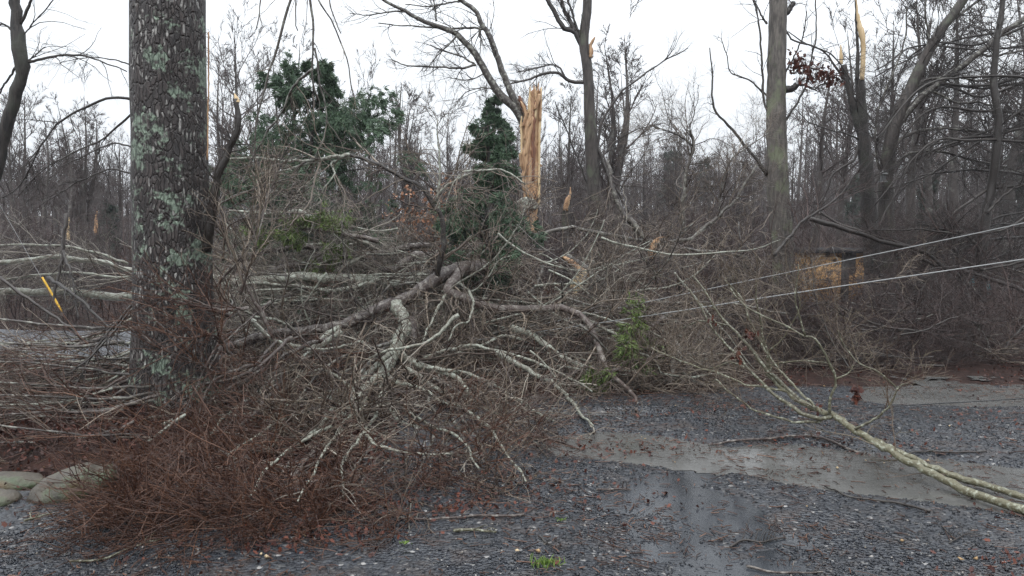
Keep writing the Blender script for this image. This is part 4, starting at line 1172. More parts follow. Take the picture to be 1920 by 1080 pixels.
Dl = [TR([(90, 520, 8.2), (140, 555, 7.9), (190, 600, 7.7), (240, 650, 7.4)], 7, 4), TR([(125, 400, 8.6), (118, 470, 8.5), (100, 560, 8.4), (88, 610, 8.3)], 7, 4), TR([(118, 470, 8.4), (135, 520, 8.2), (148, 600, 8)], 6, 3),
      TR([(255, 560, 7.2), (215, 610, 7.1), (170, 670, 6.9), (120, 760, 6.5)], 6, 3), TR([(250, 575, 7.1), (180, 660, 6.8), (130, 700, 6.6)], 5, 3), TR([(0, 520, 7.8), (80, 580, 7.7), (160, 640, 7.5), (250, 720, 7.2)], 7, 4)]
for d_ in Dl:
    fallen('fallen_branch', 'dark wet branch crossing steeply in front of the heap at the left edge', 'fallen branch', [d_], M['dark_limb'], [dict(n=10, L=(.3, .8), ang=(15, 50), rcap=.005), dict(n=5, L=(.15, .4), ang=(20, 55), rcap=.003, Mp=5)], M['twig_dark'], 'dark branches crossing the left heap')

# broken branches heaped through the pile, each its own
def heap(n, xr, yr, yy, label, group, mats, twm, ln=(1.0, 2.6), rr=(.009, .021), dirf=None, tw=None, name='broken_branch', zmin=.02):
    for k in range(n):
        px, py = rng.uniform(*xr), rng.uniform(*yr)
        Yk = np.interp(py, *yy) + rng.uniform(0, 1.1)
        if 1460 < px < 1660 and 440 < py < 600 and k % 3:
            continue
        p = PX(px, py, Yk)
        if 590 < px < 960 and 540 < py < 850:
            p = PX(px, py, Yk + 1.0)
        if p[2] < .05: p[2] = .05
        a = dirf(px, py) if dirf else rng.uniform(0, 6.28)
        el = rng.normal(-.05, .35)
        d = np.array([math.cos(a) * math.cos(el), math.sin(a) * math.cos(el) * .75, math.sin(el)])
        L = rng.uniform(*ln); N = 18
        P = np.zeros((N, 3)); P[0] = p - d * L * .5
        bend = rng.normal(0, .05, 3)
        for i in range(1, N):
            d = d + bend + rng.normal(0, .07, 3); d[2] -= .012; d /= np.linalg.norm(d)
            P[i] = P[i - 1] + d * L / (N - 1)
        r0 = rng.uniform(*rr)
        Rr = np.linspace(r0, r0 * .3, N)
        P[:, 2] = np.maximum(P[:, 2], zmin + Rr)
        fallen(name, label, 'broken branch', [(P, Rr)], mats[k % len(mats)], tw or [dict(n=8, L=(.3, .9), ang=(20, 65), rcap=.012, ratio=.7, tip=.45, Mp=8, wig=.15, rmin=.0042), dict(n=4, L=(.2, .6), ang=(25, 65), rcap=.008, ratio=.8, tip=.45, Mp=6, wig=.16, rmin=.0036), dict(n=2, L=(.1, .3), ang=(25, 60), rcap=.0055, tip=.5, Mp=4, rmin=.003)],
               twm[k % len(twm)], group, N=N, sides=6, bump=.05)


YY = ([440, 560, 700, 830, 950], [11, 9.3, 8, 6.7, 5.4])
def radial(cx, cy):
    return lambda px, py: math.atan2(-(py - cy) * .6, px - cx) + rng.normal(0, .5)
heap(60, (420, 1300), (520, 700), ([520, 700], [10.8, 8.8]), 'dark fill branch added in the heart of the pile to deepen its shade', 'dark fill branches added to deepen the shade in the pile', [M['dark_limb']], [M['twig_dark'], M['twig_red']], (1.0, 2.2), (.008, .02))  # added dark fill: blocks light inside the pile so its gaps go darker
heap(74, (400, 840), (480, 720), YY, 'pale broken branch tangled left of the forked limb in the pile', 'branches tangled left of the forked limb', [M['pale_limb'], M['grey_limb'], M['pale_limb']], [M['twig_mid'], M['twig_pale']], dirf=radial(860, 500))
heap(84, (780, 1330), (490, 740), YY, 'grey broken branch tangled in the pile under the cables', 'branches tangled under the cables', [M['pale_limb'], M['grey_limb']], [M['twig_mid'], M['twig_mid'], M['twig_pale']], dirf=radial(820, 500))
heap(26, (430, 1000), (690, 850), YY, 'small broken branch at the near foot of the pile', 'branches at the near foot of the pile', [M['brown_limb'], M['pale_limb']], [M['twig_red'], M['twig_mid'], M['twig_red']], (.5, 1.3), (.004, .010), dirf=radial(760, 560))
heap(44, (1180, 1950), (440, 640), ([440, 640, 700], [12.5, 10.5, 9.5]), 'dark broken branch in the tangle beyond the drive at right', 'branches tangled beyond the drive at right', [M['grey_limb'], M['dark_limb']], [M['twig_mid'], M['twig_maroon'], M['twig_dark']], (1.0, 2.6), (.007, .016))
heap(30, (1240, 1950), (610, 705), ([600, 705], [10.8, 9.0]), 'maroon twiggy branch low along the far edge of the drive', 'maroon branches low along the far edge of the drive', [M['dark_limb'], M['grey_limb']], [M['twig_maroon'], M['twig_maroon'], M['twig_mid']], (.8, 1.8), (.005, .011))
heap(26, (640, 1000), (430, 560), ([430, 560], [12, 10.4]), 'wet broken branch at the back of the pile below the cedars', 'branches at the back of the pile', [M['brown_limb'], M['pale_limb']], [M['twig_mid'], M['twig_pale']], (.8, 2.0), (.006, .014))

# reddish brown brush swept over the foot of the trunk and down to the drive
fans = [((610, 850, 6.2), (500, 900, 5.7), (380, 945, 5.2), (240, 985, 4.9)), ((640, 880, 5.9), (520, 930, 5.4), (400, 960, 5.1), (260, 1000, 4.75)), ((560, 800, 6.6), (460, 850, 6.1), (340, 900, 5.7), (210, 920, 5.4)),
        ((700, 860, 6.1), (600, 920, 5.5), (520, 960, 5.1), (420, 1000, 4.7)), ((520, 740, 7.0), (420, 800, 6.5), (300, 850, 6.1), (190, 870, 5.9)), ((480, 680, 7.2), (400, 740, 6.7), (330, 820, 6.2), (250, 880, 5.8)),
        ((460, 560, 7.4), (420, 640, 6.9), (380, 720, 6.5), (340, 800, 6.2)), ((560, 640, 7.6), (470, 690, 7.0), (380, 740, 6.6), (290, 800, 6.3)), ((740, 830, 6.5), (680, 890, 5.8), (640, 940, 5.3), (590, 990, 4.8)),
        ((800, 820, 6.6), (790, 880, 5.9), (770, 930, 5.4), (740, 980, 4.9)), ((860, 800, 6.6), (900, 850, 6.1), (920, 890, 5.8), (930, 920, 5.5)), ((420, 480, 7.3), (440, 420, 7.1), (470, 380, 7.1), (530, 340, 7.2)),
        ((400, 560, 6.9), (430, 480, 6.8), (470, 420, 6.8), (500, 360, 6.9)), ((480, 620, 7.1), (440, 520, 7.0), (400, 440, 6.9), (410, 380, 6.8)), ((620, 760, 7.0), (540, 800, 6.6), (470, 820, 6.4), (400, 850, 6.1)),
        ((420, 800, 6.5), (350, 840, 6.1), (280, 900, 5.7), (180, 950, 5.3)), ((430, 600, 6.8), (380, 580, 6.6), (330, 560, 6.5), (290, 540, 6.5)), ((440, 680, 6.8), (380, 650, 6.5), (320, 640, 6.4), (270, 600, 6.4)),
        ((560, 900, 5.7), (460, 960, 5.1), (360, 985, 4.8), (290, 1010, 4.6)), ((680, 900, 5.7), (620, 950, 5.2), (560, 985, 4.8), (480, 1015, 4.55)),
        ((480, 840, 6.2), (400, 880, 5.8), (300, 930, 5.4), (200, 945, 5.2)), ((380, 880, 5.8), (300, 920, 5.5), (240, 950, 5.2), (160, 975, 5.0)),
        ((700, 660, 8.0), (640, 700, 7.5), (580, 760, 7.0), (520, 830, 6.5)), ((620, 640, 8.0), (540, 690, 7.4), (500, 760, 6.8), (440, 830, 6.3)),
        ((900, 720, 7.6), (950, 770, 7.0), (990, 810, 6.6), (1020, 840, 6.3)), ((820, 700, 7.8), (860, 780, 7.0), (860, 840, 6.4), (840, 890, 5.9))]
bl_ = ['red brown twiggy stem swept low across the left foreground', 'red brown twiggy stem combed toward the stones at lower left', 'upright brown twiggy stem rising beside the lichen trunk', 'twiggy stem drooping over the foot of the lichen trunk', 'twiggy stem fanned out onto the gravel below the pale forked limb']
grp = [0, 0, 1, 0, 1, 3, 3, 3, 4, 4, 4, 2, 2, 2, 1, 1, 3, 3, 0, 4, 1, 1, 4, 3, 4, 4]
for k in range(5):
    sel = [f for f, g_ in zip(fans, grp) if g_ == k]
    lims = []
    for f in sel:
        for j in range({2: 2, 3: 2}.get(k, 4)):
            jx, jy, jY = rng.normal(0, 26 if k != 2 else 50), rng.normal(0, 12), rng.normal(0, .15)
            pp = [(p[0] + jx * (1 - .2 * i) + rng.normal(0, 14), p[1] + jy + rng.normal(0, 8), p[2] + jY) for i, p in enumerate(f)]
            pp = [(max(a, 235 + rng.uniform(-15, 15)), b_, min(c, 2277 / (b_ - 450) - .12) if b_ > 700 else c) for a, b_, c in pp]
            lims.append(TR(pp, rng.uniform(4, 10), 2.2, N=22, wob=.008))
    for l_ in lims:
        fallen('brush_branch', bl_[k], 'fallen branch', [l_], M['brown_limb'] if k != 4 else M['grey_limb'],
           [dict(n=10, L=(.3, 1.0), ang=(10, 48), rcap=.006, ratio=.75, tip=.5, Mp=9, wig=.12, tr=(.05, 1), rmin=.0034), dict(n=5, L=(.18, .6), ang=(15, 55), rcap=.0045, ratio=.85, tip=.5, Mp=7, wig=.14, rmin=.0028), dict(n=1, L=(.08, .3), ang=(20, 55), rcap=.0036, ratio=.85, tip=.5, Mp=4, rmin=.0024)],
           M['twig_mid'] if k == 2 or (k == 4 and rng.uniform() < .45) else M['twig_red'], bl_[k].replace('stem', 'stems'), lname='stem', N=22, sides=5, bump=.02)

# fallen tree right of centre, dark twigs, torn orange strip
E = [TR([(1060, 480, 11.5), (1090, 500, 11.3), (1130, 530, 11.0), (1200, 570, 10.6), (1260, 600, 10.2), (1300, 630, 9.9)], 15, 9),
     TR([(1000, 450, 12), (1050, 430, 12), (1120, 435, 12), (1200, 450, 12), (1300, 470, 12), (1400, 480, 12)], 9, 5),
     TR([(1180, 410, 11.8), (1210, 445, 11.7), (1240, 455, 11.6), (1290, 450, 11.5), (1330, 420, 11.5), (1380, 370, 11.5), (1420, 310, 11.5)], 11, 4),
     TR([(1282, 430, 11.7), (1280, 390, 11.7), (1286, 330, 11.7), (1300, 275, 11.7), (1293, 245, 11.7)], 10, 5), TR([(1300, 275, 11.7), (1275, 255, 11.7), (1220, 235, 11.7)], 5, 2),
     TR([(1140, 300, 12.2), (1150, 360, 12), (1175, 410, 11.9), (1200, 440, 11.8)], 7, 9), TR([(1350, 410, 11.5), (1352, 360, 11.5), (1372, 300, 11.5), (1440, 250, 11.5)], 5, 2),
     TR([(1000, 560, 10.5), (1080, 555, 10.3), (1160, 570, 10), (1260, 600, 9.7), (1350, 640, 9.4)], 9, 4), TR([(1020, 600, 9.8), (1120, 620, 9.6), (1230, 650, 9.3), (1330, 690, 8.9)], 8, 4),
     TR([(1200, 560, 10), (1280, 570, 9.8), (1380, 570, 9.6), (1480, 590, 9.4)], 8, 4), TR([(1250, 720, 8.2), (1262, 690, 8.3), (1275, 660, 8.5), (1265, 640, 8.7)], 16, 10),
     TR([(1330, 670, 8.5), (1290, 690, 8.4), (1255, 705, 8.3), (1200, 720, 8.1)], 7, 4), TR([(1020, 500, 11), (1000, 540, 10.6), (960, 570, 10.3), (900, 590, 10)], 8, 4)]
rt, _, c = fallen('fallen_tree', 'dark fallen tree right of the splintered trunk with one limb skinned to orange wood', 'fallen tree', E, M['grey_limb'],
                  [dict(n=20, L=(.5, 1.5), ang=(20, 70), rcap=.009, ratio=.5, Mp=9, wig=.19, up=.02), dict(n=9, L=(.25, .7), ang=(25, 60), rcap=.0055, Mp=7), dict(n=4, L=(.12, .35), ang=(25, 60), rcap=.0038, Mp=5)], M['twig_mid'])
slab('torn_strip', [(520, 1098, 1106), (512, 1084, 1102), (500, 1072, 1090), (490, 1060, 1078), (481, 1050, 1062)], 11.1, .03, M['torn_wood'], rt, c, .5, .2, 12)
for o in ([(560, 1073, 1081), (530, 1074, 1084), (512, 1082, 1094), (505, 1092, 1100)], [(545, 1083, 1090), (525, 1086, 1097), (510, 1092, 1101)], [(540, 1068, 1072), (515, 1080, 1084), (505, 1092, 1095)]):
    slab('splinter', o, 11.0, .02, M['sapwood'], rt, c, .5, .2, 10)
slab('torn_end', [(486, 1217, 1222), (474, 1215, 1229), (462, 1218, 1231), (452, 1224, 1236), (444, 1236, 1246)], 11.5, .04, M['torn_wood'], rt, c, 1.6, .3, 14)

# brush bank along the far side of the drive at right, reddish low, grey above
E2 = []
for k in range(20):
    x0 = rng.uniform(1380, 1980); y0 = rng.uniform(600, 720); Yk = rng.uniform(9.3, 11.8)
    dx = rng.uniform(120, 320) * rng.choice([-1, 1]); up_ = rng.uniform(-20, 90)
    E2.append(TR([(x0, y0, Yk), (x0 + dx * .35, y0 - up_ * .2, Yk + .1), (x0 + dx * .7, y0 - up_ * .7, Yk + .2), (x0 + dx, y0 - up_ + 30, Yk + .3)], rng.uniform(4, 8), 2.5, N=20))
for k, e_ in enumerate(E2):
    fallen('brush_branch', ['maroon twiggy branch heaped beyond the drive under the tan shed', 'dark thin branch in the maroon brush at the right edge'][int(e_[0][9, 0] > 5.2)], 'fallen branch', [e_], M['dark_limb'],
           [dict(n=24, L=(.4, 1.2), ang=(20, 70), rcap=.006, ratio=.6, Mp=7), dict(n=10, L=(.2, .55), ang=(25, 60), rcap=.004, Mp=6), dict(n=4, L=(.1, .3), ang=(25, 60), rcap=.003, Mp=4)], M['twig_maroon'], ['maroon brush under the shed', 'maroon brush at the right edge'][int(e_[0][9, 0] > 5.2)], lname='stem', N=20, sides=5)
E3 = [TR([(1950, 560, 12), (1850, 520, 12.1), (1740, 490, 12.2), (1700, 465, 12.2), (1600, 430, 12.3), (1540, 400, 12.4)], 9, 4), TR([(1960, 480, 11.8), (1850, 505, 11.8), (1780, 500, 11.8), (1700, 510, 11.8), (1640, 520, 11.8)], 6, 3),
      TR([(1480, 600, 10.8), (1560, 585, 11), (1640, 580, 11.2), (1760, 595, 11.3), (1880, 600, 11.4)], 10, 6), TR([(1520, 410, 12), (1620, 440, 12), (1720, 470, 12), (1800, 520, 12), (1850, 570, 12)], 10, 6),
      TR([(1450, 480, 12), (1500, 420, 12.2), (1560, 380, 12.4), (1600, 330, 12.5)], 7, 3), TR([(1960, 380, 12), (1880, 430, 12), (1800, 440, 12), (1720, 430, 12), (1640, 430, 12)], 6, 3),
      TR([(1880, 660, 10), (1910, 620, 10), (1950, 590, 10)], 9, 5), TR([(1830, 640, 10.2), (1835, 605, 10.2), (1828, 590, 10.2)], 9, 5), TR([(1600, 700, 9), (1560, 640, 9.2), (1530, 560, 9.4), (1520, 480, 9.6)], 4, 2)]
fallen('fallen_tree', 'grey limbs of a fallen tree spread before the tan shed at right', 'fallen tree', E3, M['dark_limb'], [dict(n=20, L=(.5, 1.6), ang=(20, 65), rcap=.008, ratio=.5, Mp=8, up=.01), dict(n=9, L=(.25, .7), ang=(25, 60), rcap=.005, Mp=6), dict(n=3, L=(.12, .35), ang=(25, 60), rcap=.0036, Mp=5)], M['twig_maroon'])
# small upright dark tree with crossing limbs at right
G_ = [TR([(1842, 590, 12.6), (1838, 520, 12.6), (1840, 450, 12.6), (1848, 400, 12.6), (1862, 340, 12.6), (1870, 250, 12.6), (1868, 120, 12.6), (1880, -40, 12.6)], 22, 9, N=34),
      TR([(1845, 580, 12.4), (1820, 550, 12.4), (1802, 510, 12.4), (1790, 470, 12.4), (1770, 420, 12.4)], 12, 4), TR([(1850, 570, 12.4), (1880, 545, 12.4), (1900, 505, 12.4), (1940, 495, 12.4)], 9, 5),
      TR([(1840, 470, 12.5), (1810, 440, 12.5), (1770, 430, 12.5), (1730, 420, 12.5)], 8, 3), TR([(1850, 400, 12.5), (1890, 360, 12.5), (1940, 340, 12.5)], 7, 3)]
for lab, lims in (('small dark forked tree growing in front of the teal sheet', G_),):
    fallen('forked_small_tree', lab, 'tree', lims, M['dark_limb'], [dict(n=20, L=(.5, 1.7), ang=(20, 60), rcap=.008, ratio=.5, Mp=8), dict(n=8, L=(.25, .7), ang=(25, 60), rcap=.005, Mp=6), dict(n=3, L=(.12, .35), ang=(25, 60), rcap=.0036, Mp=5)], M['twig_dark'])
# crowns tipped over at the right edge: dense drooping twigs
H_ = []
for k in range(20):
    y0 = rng.uniform(40, 480); Yk = rng.uniform(12.5, 15.5)
    H_.append(TR([(2080, y0 - 30, Yk), (1960, y0 - 10, Yk), (1850, y0 + rng.uniform(-30, 40), Yk), (1730, y0 + rng.uniform(-20, 110), Yk), (1640, y0 + rng.uniform(20, 170), Yk)], rng.uniform(5, 9), 2.5))
fallen('tipped_tree', 'dense drooping crown of a tipped tree filling the upper right edge', 'tree', H_, M['dark_limb'], [dict(n=17, L=(.6, 1.9), ang=(15, 60), rcap=.008, ratio=.5, Mp=9, wig=.2), dict(n=8, L=(.25, .8), ang=(25, 60), rcap=.005, Mp=6), dict(n=3, L=(.12, .35), ang=(25, 60), rcap=.0036, Mp=5)], M['twig_dark'])

# the slender twin stemmed sapling lying across the drive at right
S = [TR([(2050, 1050, 4.05), (1930, 988, 4.25), (1860, 950, 4.45), (1800, 915, 4.65), (1745, 885, 4.85), (1700, 865, 5.0), (1650, 835, 5.2), (1610, 812, 5.4), (1575, 788, 5.6), (1535, 768, 5.8), (1500, 752, 6.0), (1470, 730, 6.15), (1440, 700, 6.35)], 21, 9, N=50, wob=.002),
     TR([(2050, 985, 4.35), (1930, 948, 4.5), (1860, 915, 4.7), (1800, 895, 4.85), (1740, 872, 4.98), (1690, 850, 5.12), (1640, 825, 5.3)], 16, 11, N=34, wob=.002),
     TR([(1560, 782, 5.65), (1530, 785, 5.7), (1495, 770, 5.8), (1460, 745, 6.0), (1430, 715, 6.2), (1400, 690, 6.4), (1370, 655, 6.6), (1340, 620, 6.8), (1310, 570, 7), (1295, 540, 7.1)], 9, 3),
     TR([(1500, 752, 6), (1460, 715, 6.2), (1430, 690, 6.3), (1410, 655, 6.4), (1385, 625, 6.5), (1355, 598, 6.7), (1330, 560, 6.8), (1300, 520, 7)], 9, 3),
     TR([(1440, 700, 6.35), (1438, 660, 6.35), (1430, 630, 6.35), (1428, 610, 6.35)], 6, 3), TR([(1445, 705, 6.35), (1440, 660, 6.4), (1405, 600, 6.5), (1390, 560, 6.6), (1360, 525, 6.7)], 6, 2.5),
     TR([(1555, 778, 5.65), (1558, 745, 5.65), (1568, 710, 5.65), (1552, 670, 5.65), (1525, 635, 5.7), (1505, 630, 5.8), (1460, 605, 6), (1430, 590, 6.1), (1395, 570, 6.3), (1370, 540, 6.4)], 6, 2.5, N=34),
     TR([(1510, 630, 5.75), (1498, 590, 5.75), (1490, 560, 5.75), (1495, 530, 5.75), (1498, 495, 5.75)], 4, 2), TR([(1568, 710, 5.65), (1590, 700, 5.65), (1600, 685, 5.65)], 4, 2),
     TR([(1603, 805, 5.4), (1640, 785, 5.35), (1665, 765, 5.3), (1680, 735, 5.3), (1690, 722, 5.3), (1702, 720, 5.3)], 6, 3), TR([(1680, 725, 5.3), (1650, 700, 5.3), (1610, 680, 5.4), (1585, 650, 5.5), (1570, 620, 5.5)], 4, 2),
     TR([(1540, 790, 5.7), (1480, 790, 5.8), (1420, 770, 6), (1375, 740, 6.2), (1340, 712, 6.4)], 6, 2.5), TR([(1480, 735, 6.1), (1400, 720, 6.3), (1350, 700, 6.5), (1280, 680, 6.7), (1220, 650, 6.9)], 5, 2),
     TR([(1530, 765, 5.8), (1500, 735, 5.9), (1450, 680, 6.2), (1425, 640, 6.3)], 6, 3), TR([(1400, 690, 6.4), (1370, 680, 6.5), (1330, 690, 6.6), (1290, 670, 6.8)], 4, 2),
     TR([(1365, 610, 6.6), (1340, 605, 6.7), (1310, 602, 6.8), (1280, 615, 6.9)], 4, 2), TR([(1428, 612, 6.35), (1418, 560, 6.3), (1418, 525, 6.3)], 4, 2), TR([(1440, 660, 6.35), (1470, 630, 6.3), (1500, 575, 6.2), (1490, 540, 6.2)], 3, 1.5),
     TR([(1440, 685, 6.3), (1470, 680, 6.2), (1510, 676, 6.1), (1550, 680, 6.0)], 4, 2)]
rt, out, c = fallen('fallen_sapling', 'slender twin stemmed sapling lying across the puddle from the lower right corner', 'fallen tree', S, M['sapling'], [dict(n=7, L=(.25, .8), ang=(20, 55), tr=(.45, 1), rcap=.005, ratio=.5, Mp=8, wig=.14, up=.01), dict(n=5, L=(.15, .4), ang=(25, 55), rcap=.003, Mp=6), dict(n=2, L=(.07, .2), ang=(25, 60), rcap=.002, Mp=4)], M['sapling_twig'], N=26, sides=10, bump=.05)
# red leaf clumps still caught on its twigs
for px, py, Yk, n, s in ((1408, 632, 6.3, 16, .10), (1385, 665, 6.4, 12, .09), (1605, 742, 5.6, 26, .10), (1338, 600, 6.7, 8, .07), (1540, 760, 5.7, 6, .06)):
    q_ = PX(px, py, Yk)
    x = q_[0] + rng.normal(0, .022, n); y = q_[1] + rng.normal(0, .03, n); z = q_[2] + rng.normal(0, .035, n)
    me = lobed_leaves(x - c[0], y - c[1], z - c[2], s, 1.2, 'caught_leaves', None)
    link_mesh('caught_leaves', me, M['red_leaf'], rt)

# ------------------------------------------------------------ cables
def cable(name, label, pts, r, mat, sag=0, N=60):
    P = catmull([PX(*p) for p in pts], N)
    o = tube_obj(name, [(P[None], np.full((1, N), r), np.array([.5]))], mat, None, 6)
    tag(o, label, 'cable', 'downed cables')


cable('power_cable', 'upper pale grey cable slanting down from the right edge into the debris', [(2150, 360, 7), (1920, 418, 7.4), (1500, 506, 8.2), (1280, 552, 8.7), (1100, 590, 9), (900, 632, 9.4)], .0055, M['wire_grey'])
cable('power_cable', 'lower pale grey cable slanting down from the right edge into the debris', [(2150, 450, 6.6), (1920, 486, 7.0), (1500, 548, 7.7), (1280, 582, 8.2), (1100, 609, 8.6), (820, 648, 9.2)], .0065, M['wire_grey'])
cable('downed_cable', 'black cable sagging over the far puddle to the right edge', [(2100, 730, 7.6), (1920, 747, 7.2), (1700, 760, 7), (1560, 769, 6.9), (1430, 771, 6.9), (1300, 777, 6.8)], .005, M['wire_black'])
cable('downed_cable', 'black cable lying along the gravel behind the near puddle', [(1040, 812, 6.25), (1150, 808, 6.3), (1300, 805, 6.35), (1500, 800, 6.4), (1700, 800, 6.4), (1920, 798, 6.4), (2100, 790, 6.4)], .0045, M['wire_black'])

# guy wire with its yellow guard
c = PX(120, 590, 9.2)
gw = thing('guy_wire', c, 'yellow guarded guy wire slanting behind the grey limbs at far left', 'guy wire')
P = catmull([PX(118, 592, 9.2), PX(60, 490, 9.3), PX(-60, 280, 9.5)], 12)
tube_obj('wire', [(P[None], np.full((1, 12), .003), np.array([.5]))], M['wire_grey'], gw, 5, c)
P = catmull([PX(116, 585, 9.15), PX(98, 552, 9.18), PX(79, 520, 9.2)], 8)
tube_obj('guard', [(P[None], np.full((1, 8), .013), np.array([.5]))], M['yellow'], gw, 8, c, 0, True)


# ------------------------------------------------------------ shed, teal sheet, feeder among the trees
def box(V, L, S, lo, hi, rot=0, piv=None):
    x0, y0, z0 = lo; x1, y1, z1 = hi
    c = np.array([(x0, y0, z0), (x1, y0, z0), (x1, y1, z0), (x0, y1, z0), (x0, y0, z1), (x1, y0, z1), (x1, y1, z1), (x0, y1, z1)], float)
    o = sum(len(v) for v in V)
    V.append(c)
    for f in ((0, 1, 5, 4), (1, 2, 6, 5), (2, 3, 7, 6), (3, 0, 4, 7), (4, 5, 6, 7), (3, 2, 1, 0)):
        L.extend([o + i for i in f]); S.append(4)


def boxes(name, lst, mat, parent, origin):
    V, L, S = [], [], []
    for lo, hi in lst:
        box(V, L, S, lo, hi)
    return link_mesh(name, raw_mesh(name, np.concatenate(V), L, S, None, False, origin), mat, parent)


Y = 20.0
a_, b_ = PX(1502, 590, Y), PX(1625, 470, Y)
gz = hg(a_[0], Y)
sh = thing('wooden_shed', (a_[0], Y, gz), 'small shed with peeling tan boards and dark roof seen between trunks at right', 'shed')
o = (a_[0], Y, gz)
top = b_[2]
boxes('wall', [((a_[0], Y, gz - .1), (b_[0], Y + 2.2, top))], M['siding'], sh, o)
nb = 9
boxes('trim', [((a_[0] + (b_[0] - a_[0]) * f - .05, Y - .03, gz), (a_[0] + (b_[0] - a_[0]) * f + .05, Y - .003, top)) for f in (.64, .70)] + [((b_[0] - .0, Y - .04, gz), (b_[0] + .14, Y - .003, top + .02))], M['dark_frame'], sh, o)
pz = PX(1600, 513, Y)[2]
boxes('window', [((PX(1598, 0, Y)[0], Y - .02, pz), (PX(1618, 0, Y)[0], Y - .004, top - .05))], M['dark_frame'], sh, o)
V = np.array([(a_[0] - .15, Y - .2, top - .06), (b_[0] + .3, Y - .2, top - .06), (b_[0] + .3, Y + 2.4, top + .02), (a_[0] - .15, Y + 2.4, top + .02), (a_[0] - .15, Y - .2, top + .02), (b_[0] + .3, Y - .2, top + .02), (b_[0] + .3, Y + 1.1, top + .06), (a_[0] - .15, Y + 1.1, top + .06), (a_[0] - .15, Y + 2.4, top + .06), (b_[0] + .3, Y + 2.4, top + .06)])
Lf = [0, 1, 5, 4, 4, 5, 6, 7, 7, 6, 9, 8, 0, 4, 7, 8, 3, 1, 2, 9, 6, 5, 3, 2, 1, 0, 8, 9, 2, 3]
link_mesh('roof', raw_mesh('roof', V, Lf, [4, 4, 4, 5, 5, 4, 4], None, False, o), M['roof'], sh)

q_ = PX(1655, 500, 18)
V, L, S = [], [], []
pl = [PX(1640, 480, 18), PX(1661, 462, 18), PX(1664, 505, 18), PX(1668, 522, 18), PX(1652, 512, 18)]
f_ = np.array(pl); bk = f_ + (0, .03, 0)
VV = np.concatenate([f_, bk])
Lf = [0, 1, 2, 3, 4] [::-1] + [5, 6, 7, 8, 9]; Sf = [5, 5]
for i in range(5):
    j = (i + 1) % 5
    Lf += [i, j, 5 + j, 5 + i]; Sf.append(4)
o = link_mesh('torn_board', raw_mesh('torn_board', VV, Lf, Sf, None, False, None), M['brown_board'])
tag(o, 'rust brown scrap of board hanging in the woods right of the tan shed', 'board')

# teal sheet: a crumpled tarp standing in a peak
V = np.array([PX(1806, 556, 15.5), PX(1822, 520, 15.6), PX(1838, 505, 15.7), PX(1850, 515, 15.6), PX(1862, 552, 15.5), PX(1850, 556, 15.3), PX(1835, 556, 15.2), PX(1820, 556, 15.3), PX(1835, 556, 16.2)])
V = np.concatenate([V, V + (0, .02, -.01)])
Lf, Sf = [], []
ring = [0, 7, 6, 5, 4]
for i in range(4):
    Lf += [ring[i], ring[i + 1], 2 if i else 1]; Sf.append(3)
Lf += [0, 1, 2, 7, 3][:0]
Lf += [1, 7, 2, 4, 3, 2, 0, 8, 1, 1, 8, 2, 2, 8, 3, 3, 8, 4]; Sf += [3, 3, 3, 3, 3, 3]
o = link_mesh('teal_tarp', raw_mesh('teal_tarp', V, Lf, Sf, None, False, None), M['teal'])
tag(o, 'teal tarp peaked like a tent behind the small dark forked tree', 'tarp')

# pale hanging lantern on the spreading tree
c = PX(1656, 330, 13.2)
fd = thing('bird_feeder', c, 'small pale hanging feeder beside the dark forked trunk at right', 'feeder')
s = np.array([(0, 0, -.09), (0, 0, -.085), (0, 0, .03), (0, 0, .035), (0, 0, .09)])
tube_obj('tube', [((c + s[:3])[None], np.array([[.05, .05, .045]]), np.array([.5]))], M['white'], fd, 10, c, 0, True)
tube_obj('cap', [((c + s[2:])[None], np.array([[.085, .08, .01]]), np.array([.5]))], M['wire_grey'], fd, 12, c, 0, True)
tube_obj('tray', [((c + np.array([(0, 0, -.105), (0, 0, -.092)]))[None], np.array([[.075, .075]]), np.array([.5]))], M['wire_grey'], fd, 12, c, 0, True)

# ------------------------------------------------------------ border stones
def rock(label, px0, px1, pyt, pyb, Y, depth, seed):
    c0 = PX((px0 + px1) / 2, (pyt + pyb) / 2, Y)
    sx = abs(PX(px1, pyt, Y)[0] - PX(px0, pyt, Y)[0]) / 2; sz = abs(PX(px0, pyt, Y)[2] - PX(px0, pyb, Y)[2]) / 2
    nu, nv = 36, 20
    u = np.arange(nu) / nu * 2 * np.pi; v = np.linspace(-np.pi / 2, np.pi / 2, nv)
    U, W_ = np.meshgrid(u, v)
    X, Yy, Z = np.cos(U) * np.cos(W_), np.sin(U) * np.cos(W_), np.sin(W_)
    sq = lambda a: np.sign(a) * np.abs(a) ** .85
    d = 1 + .16 * wnoise(X * 2.2 + seed, Yy * 2.2, Z * 2.2, 1.0, seed) + .04 * wnoise(X * 6 + seed, Yy * 6, Z * 6, 1.0, seed + 1)
    V = np.stack([sq(X) * sx * d, sq(Yy) * depth * d, sq(Z) * sz * d], -1).reshape(-1, 3)
    q = []
    for i in range(nv - 1):
        for j in range(nu):
            q += [i * nu + j, i * nu + (j + 1) % nu, (i + 1) * nu + (j + 1) % nu, (i + 1) * nu + j]
    o = link_mesh('border_stone', raw_mesh('border_stone', V, q, np.full(len(q) // 4, 4)), M['rock'])
    o.location = c0
    o.rotation_euler = (0, -.22 if seed == 1 else .06, .35 if seed == 1 else -.2)
    tag(o, label, 'stone', 'border stones at lower left')


rock('long mossy green border stone, right one at the lower left', 62, 205, 880, 955, 4.62, .17, 1)
rock('flat ochre stained border stone behind the mossy one', -50, 85, 888, 935, 4.92, .18, 2)
rock('pale rounded stone cut by the left picture edge', -60, 34, 920, 968, 4.50, .13, 3)

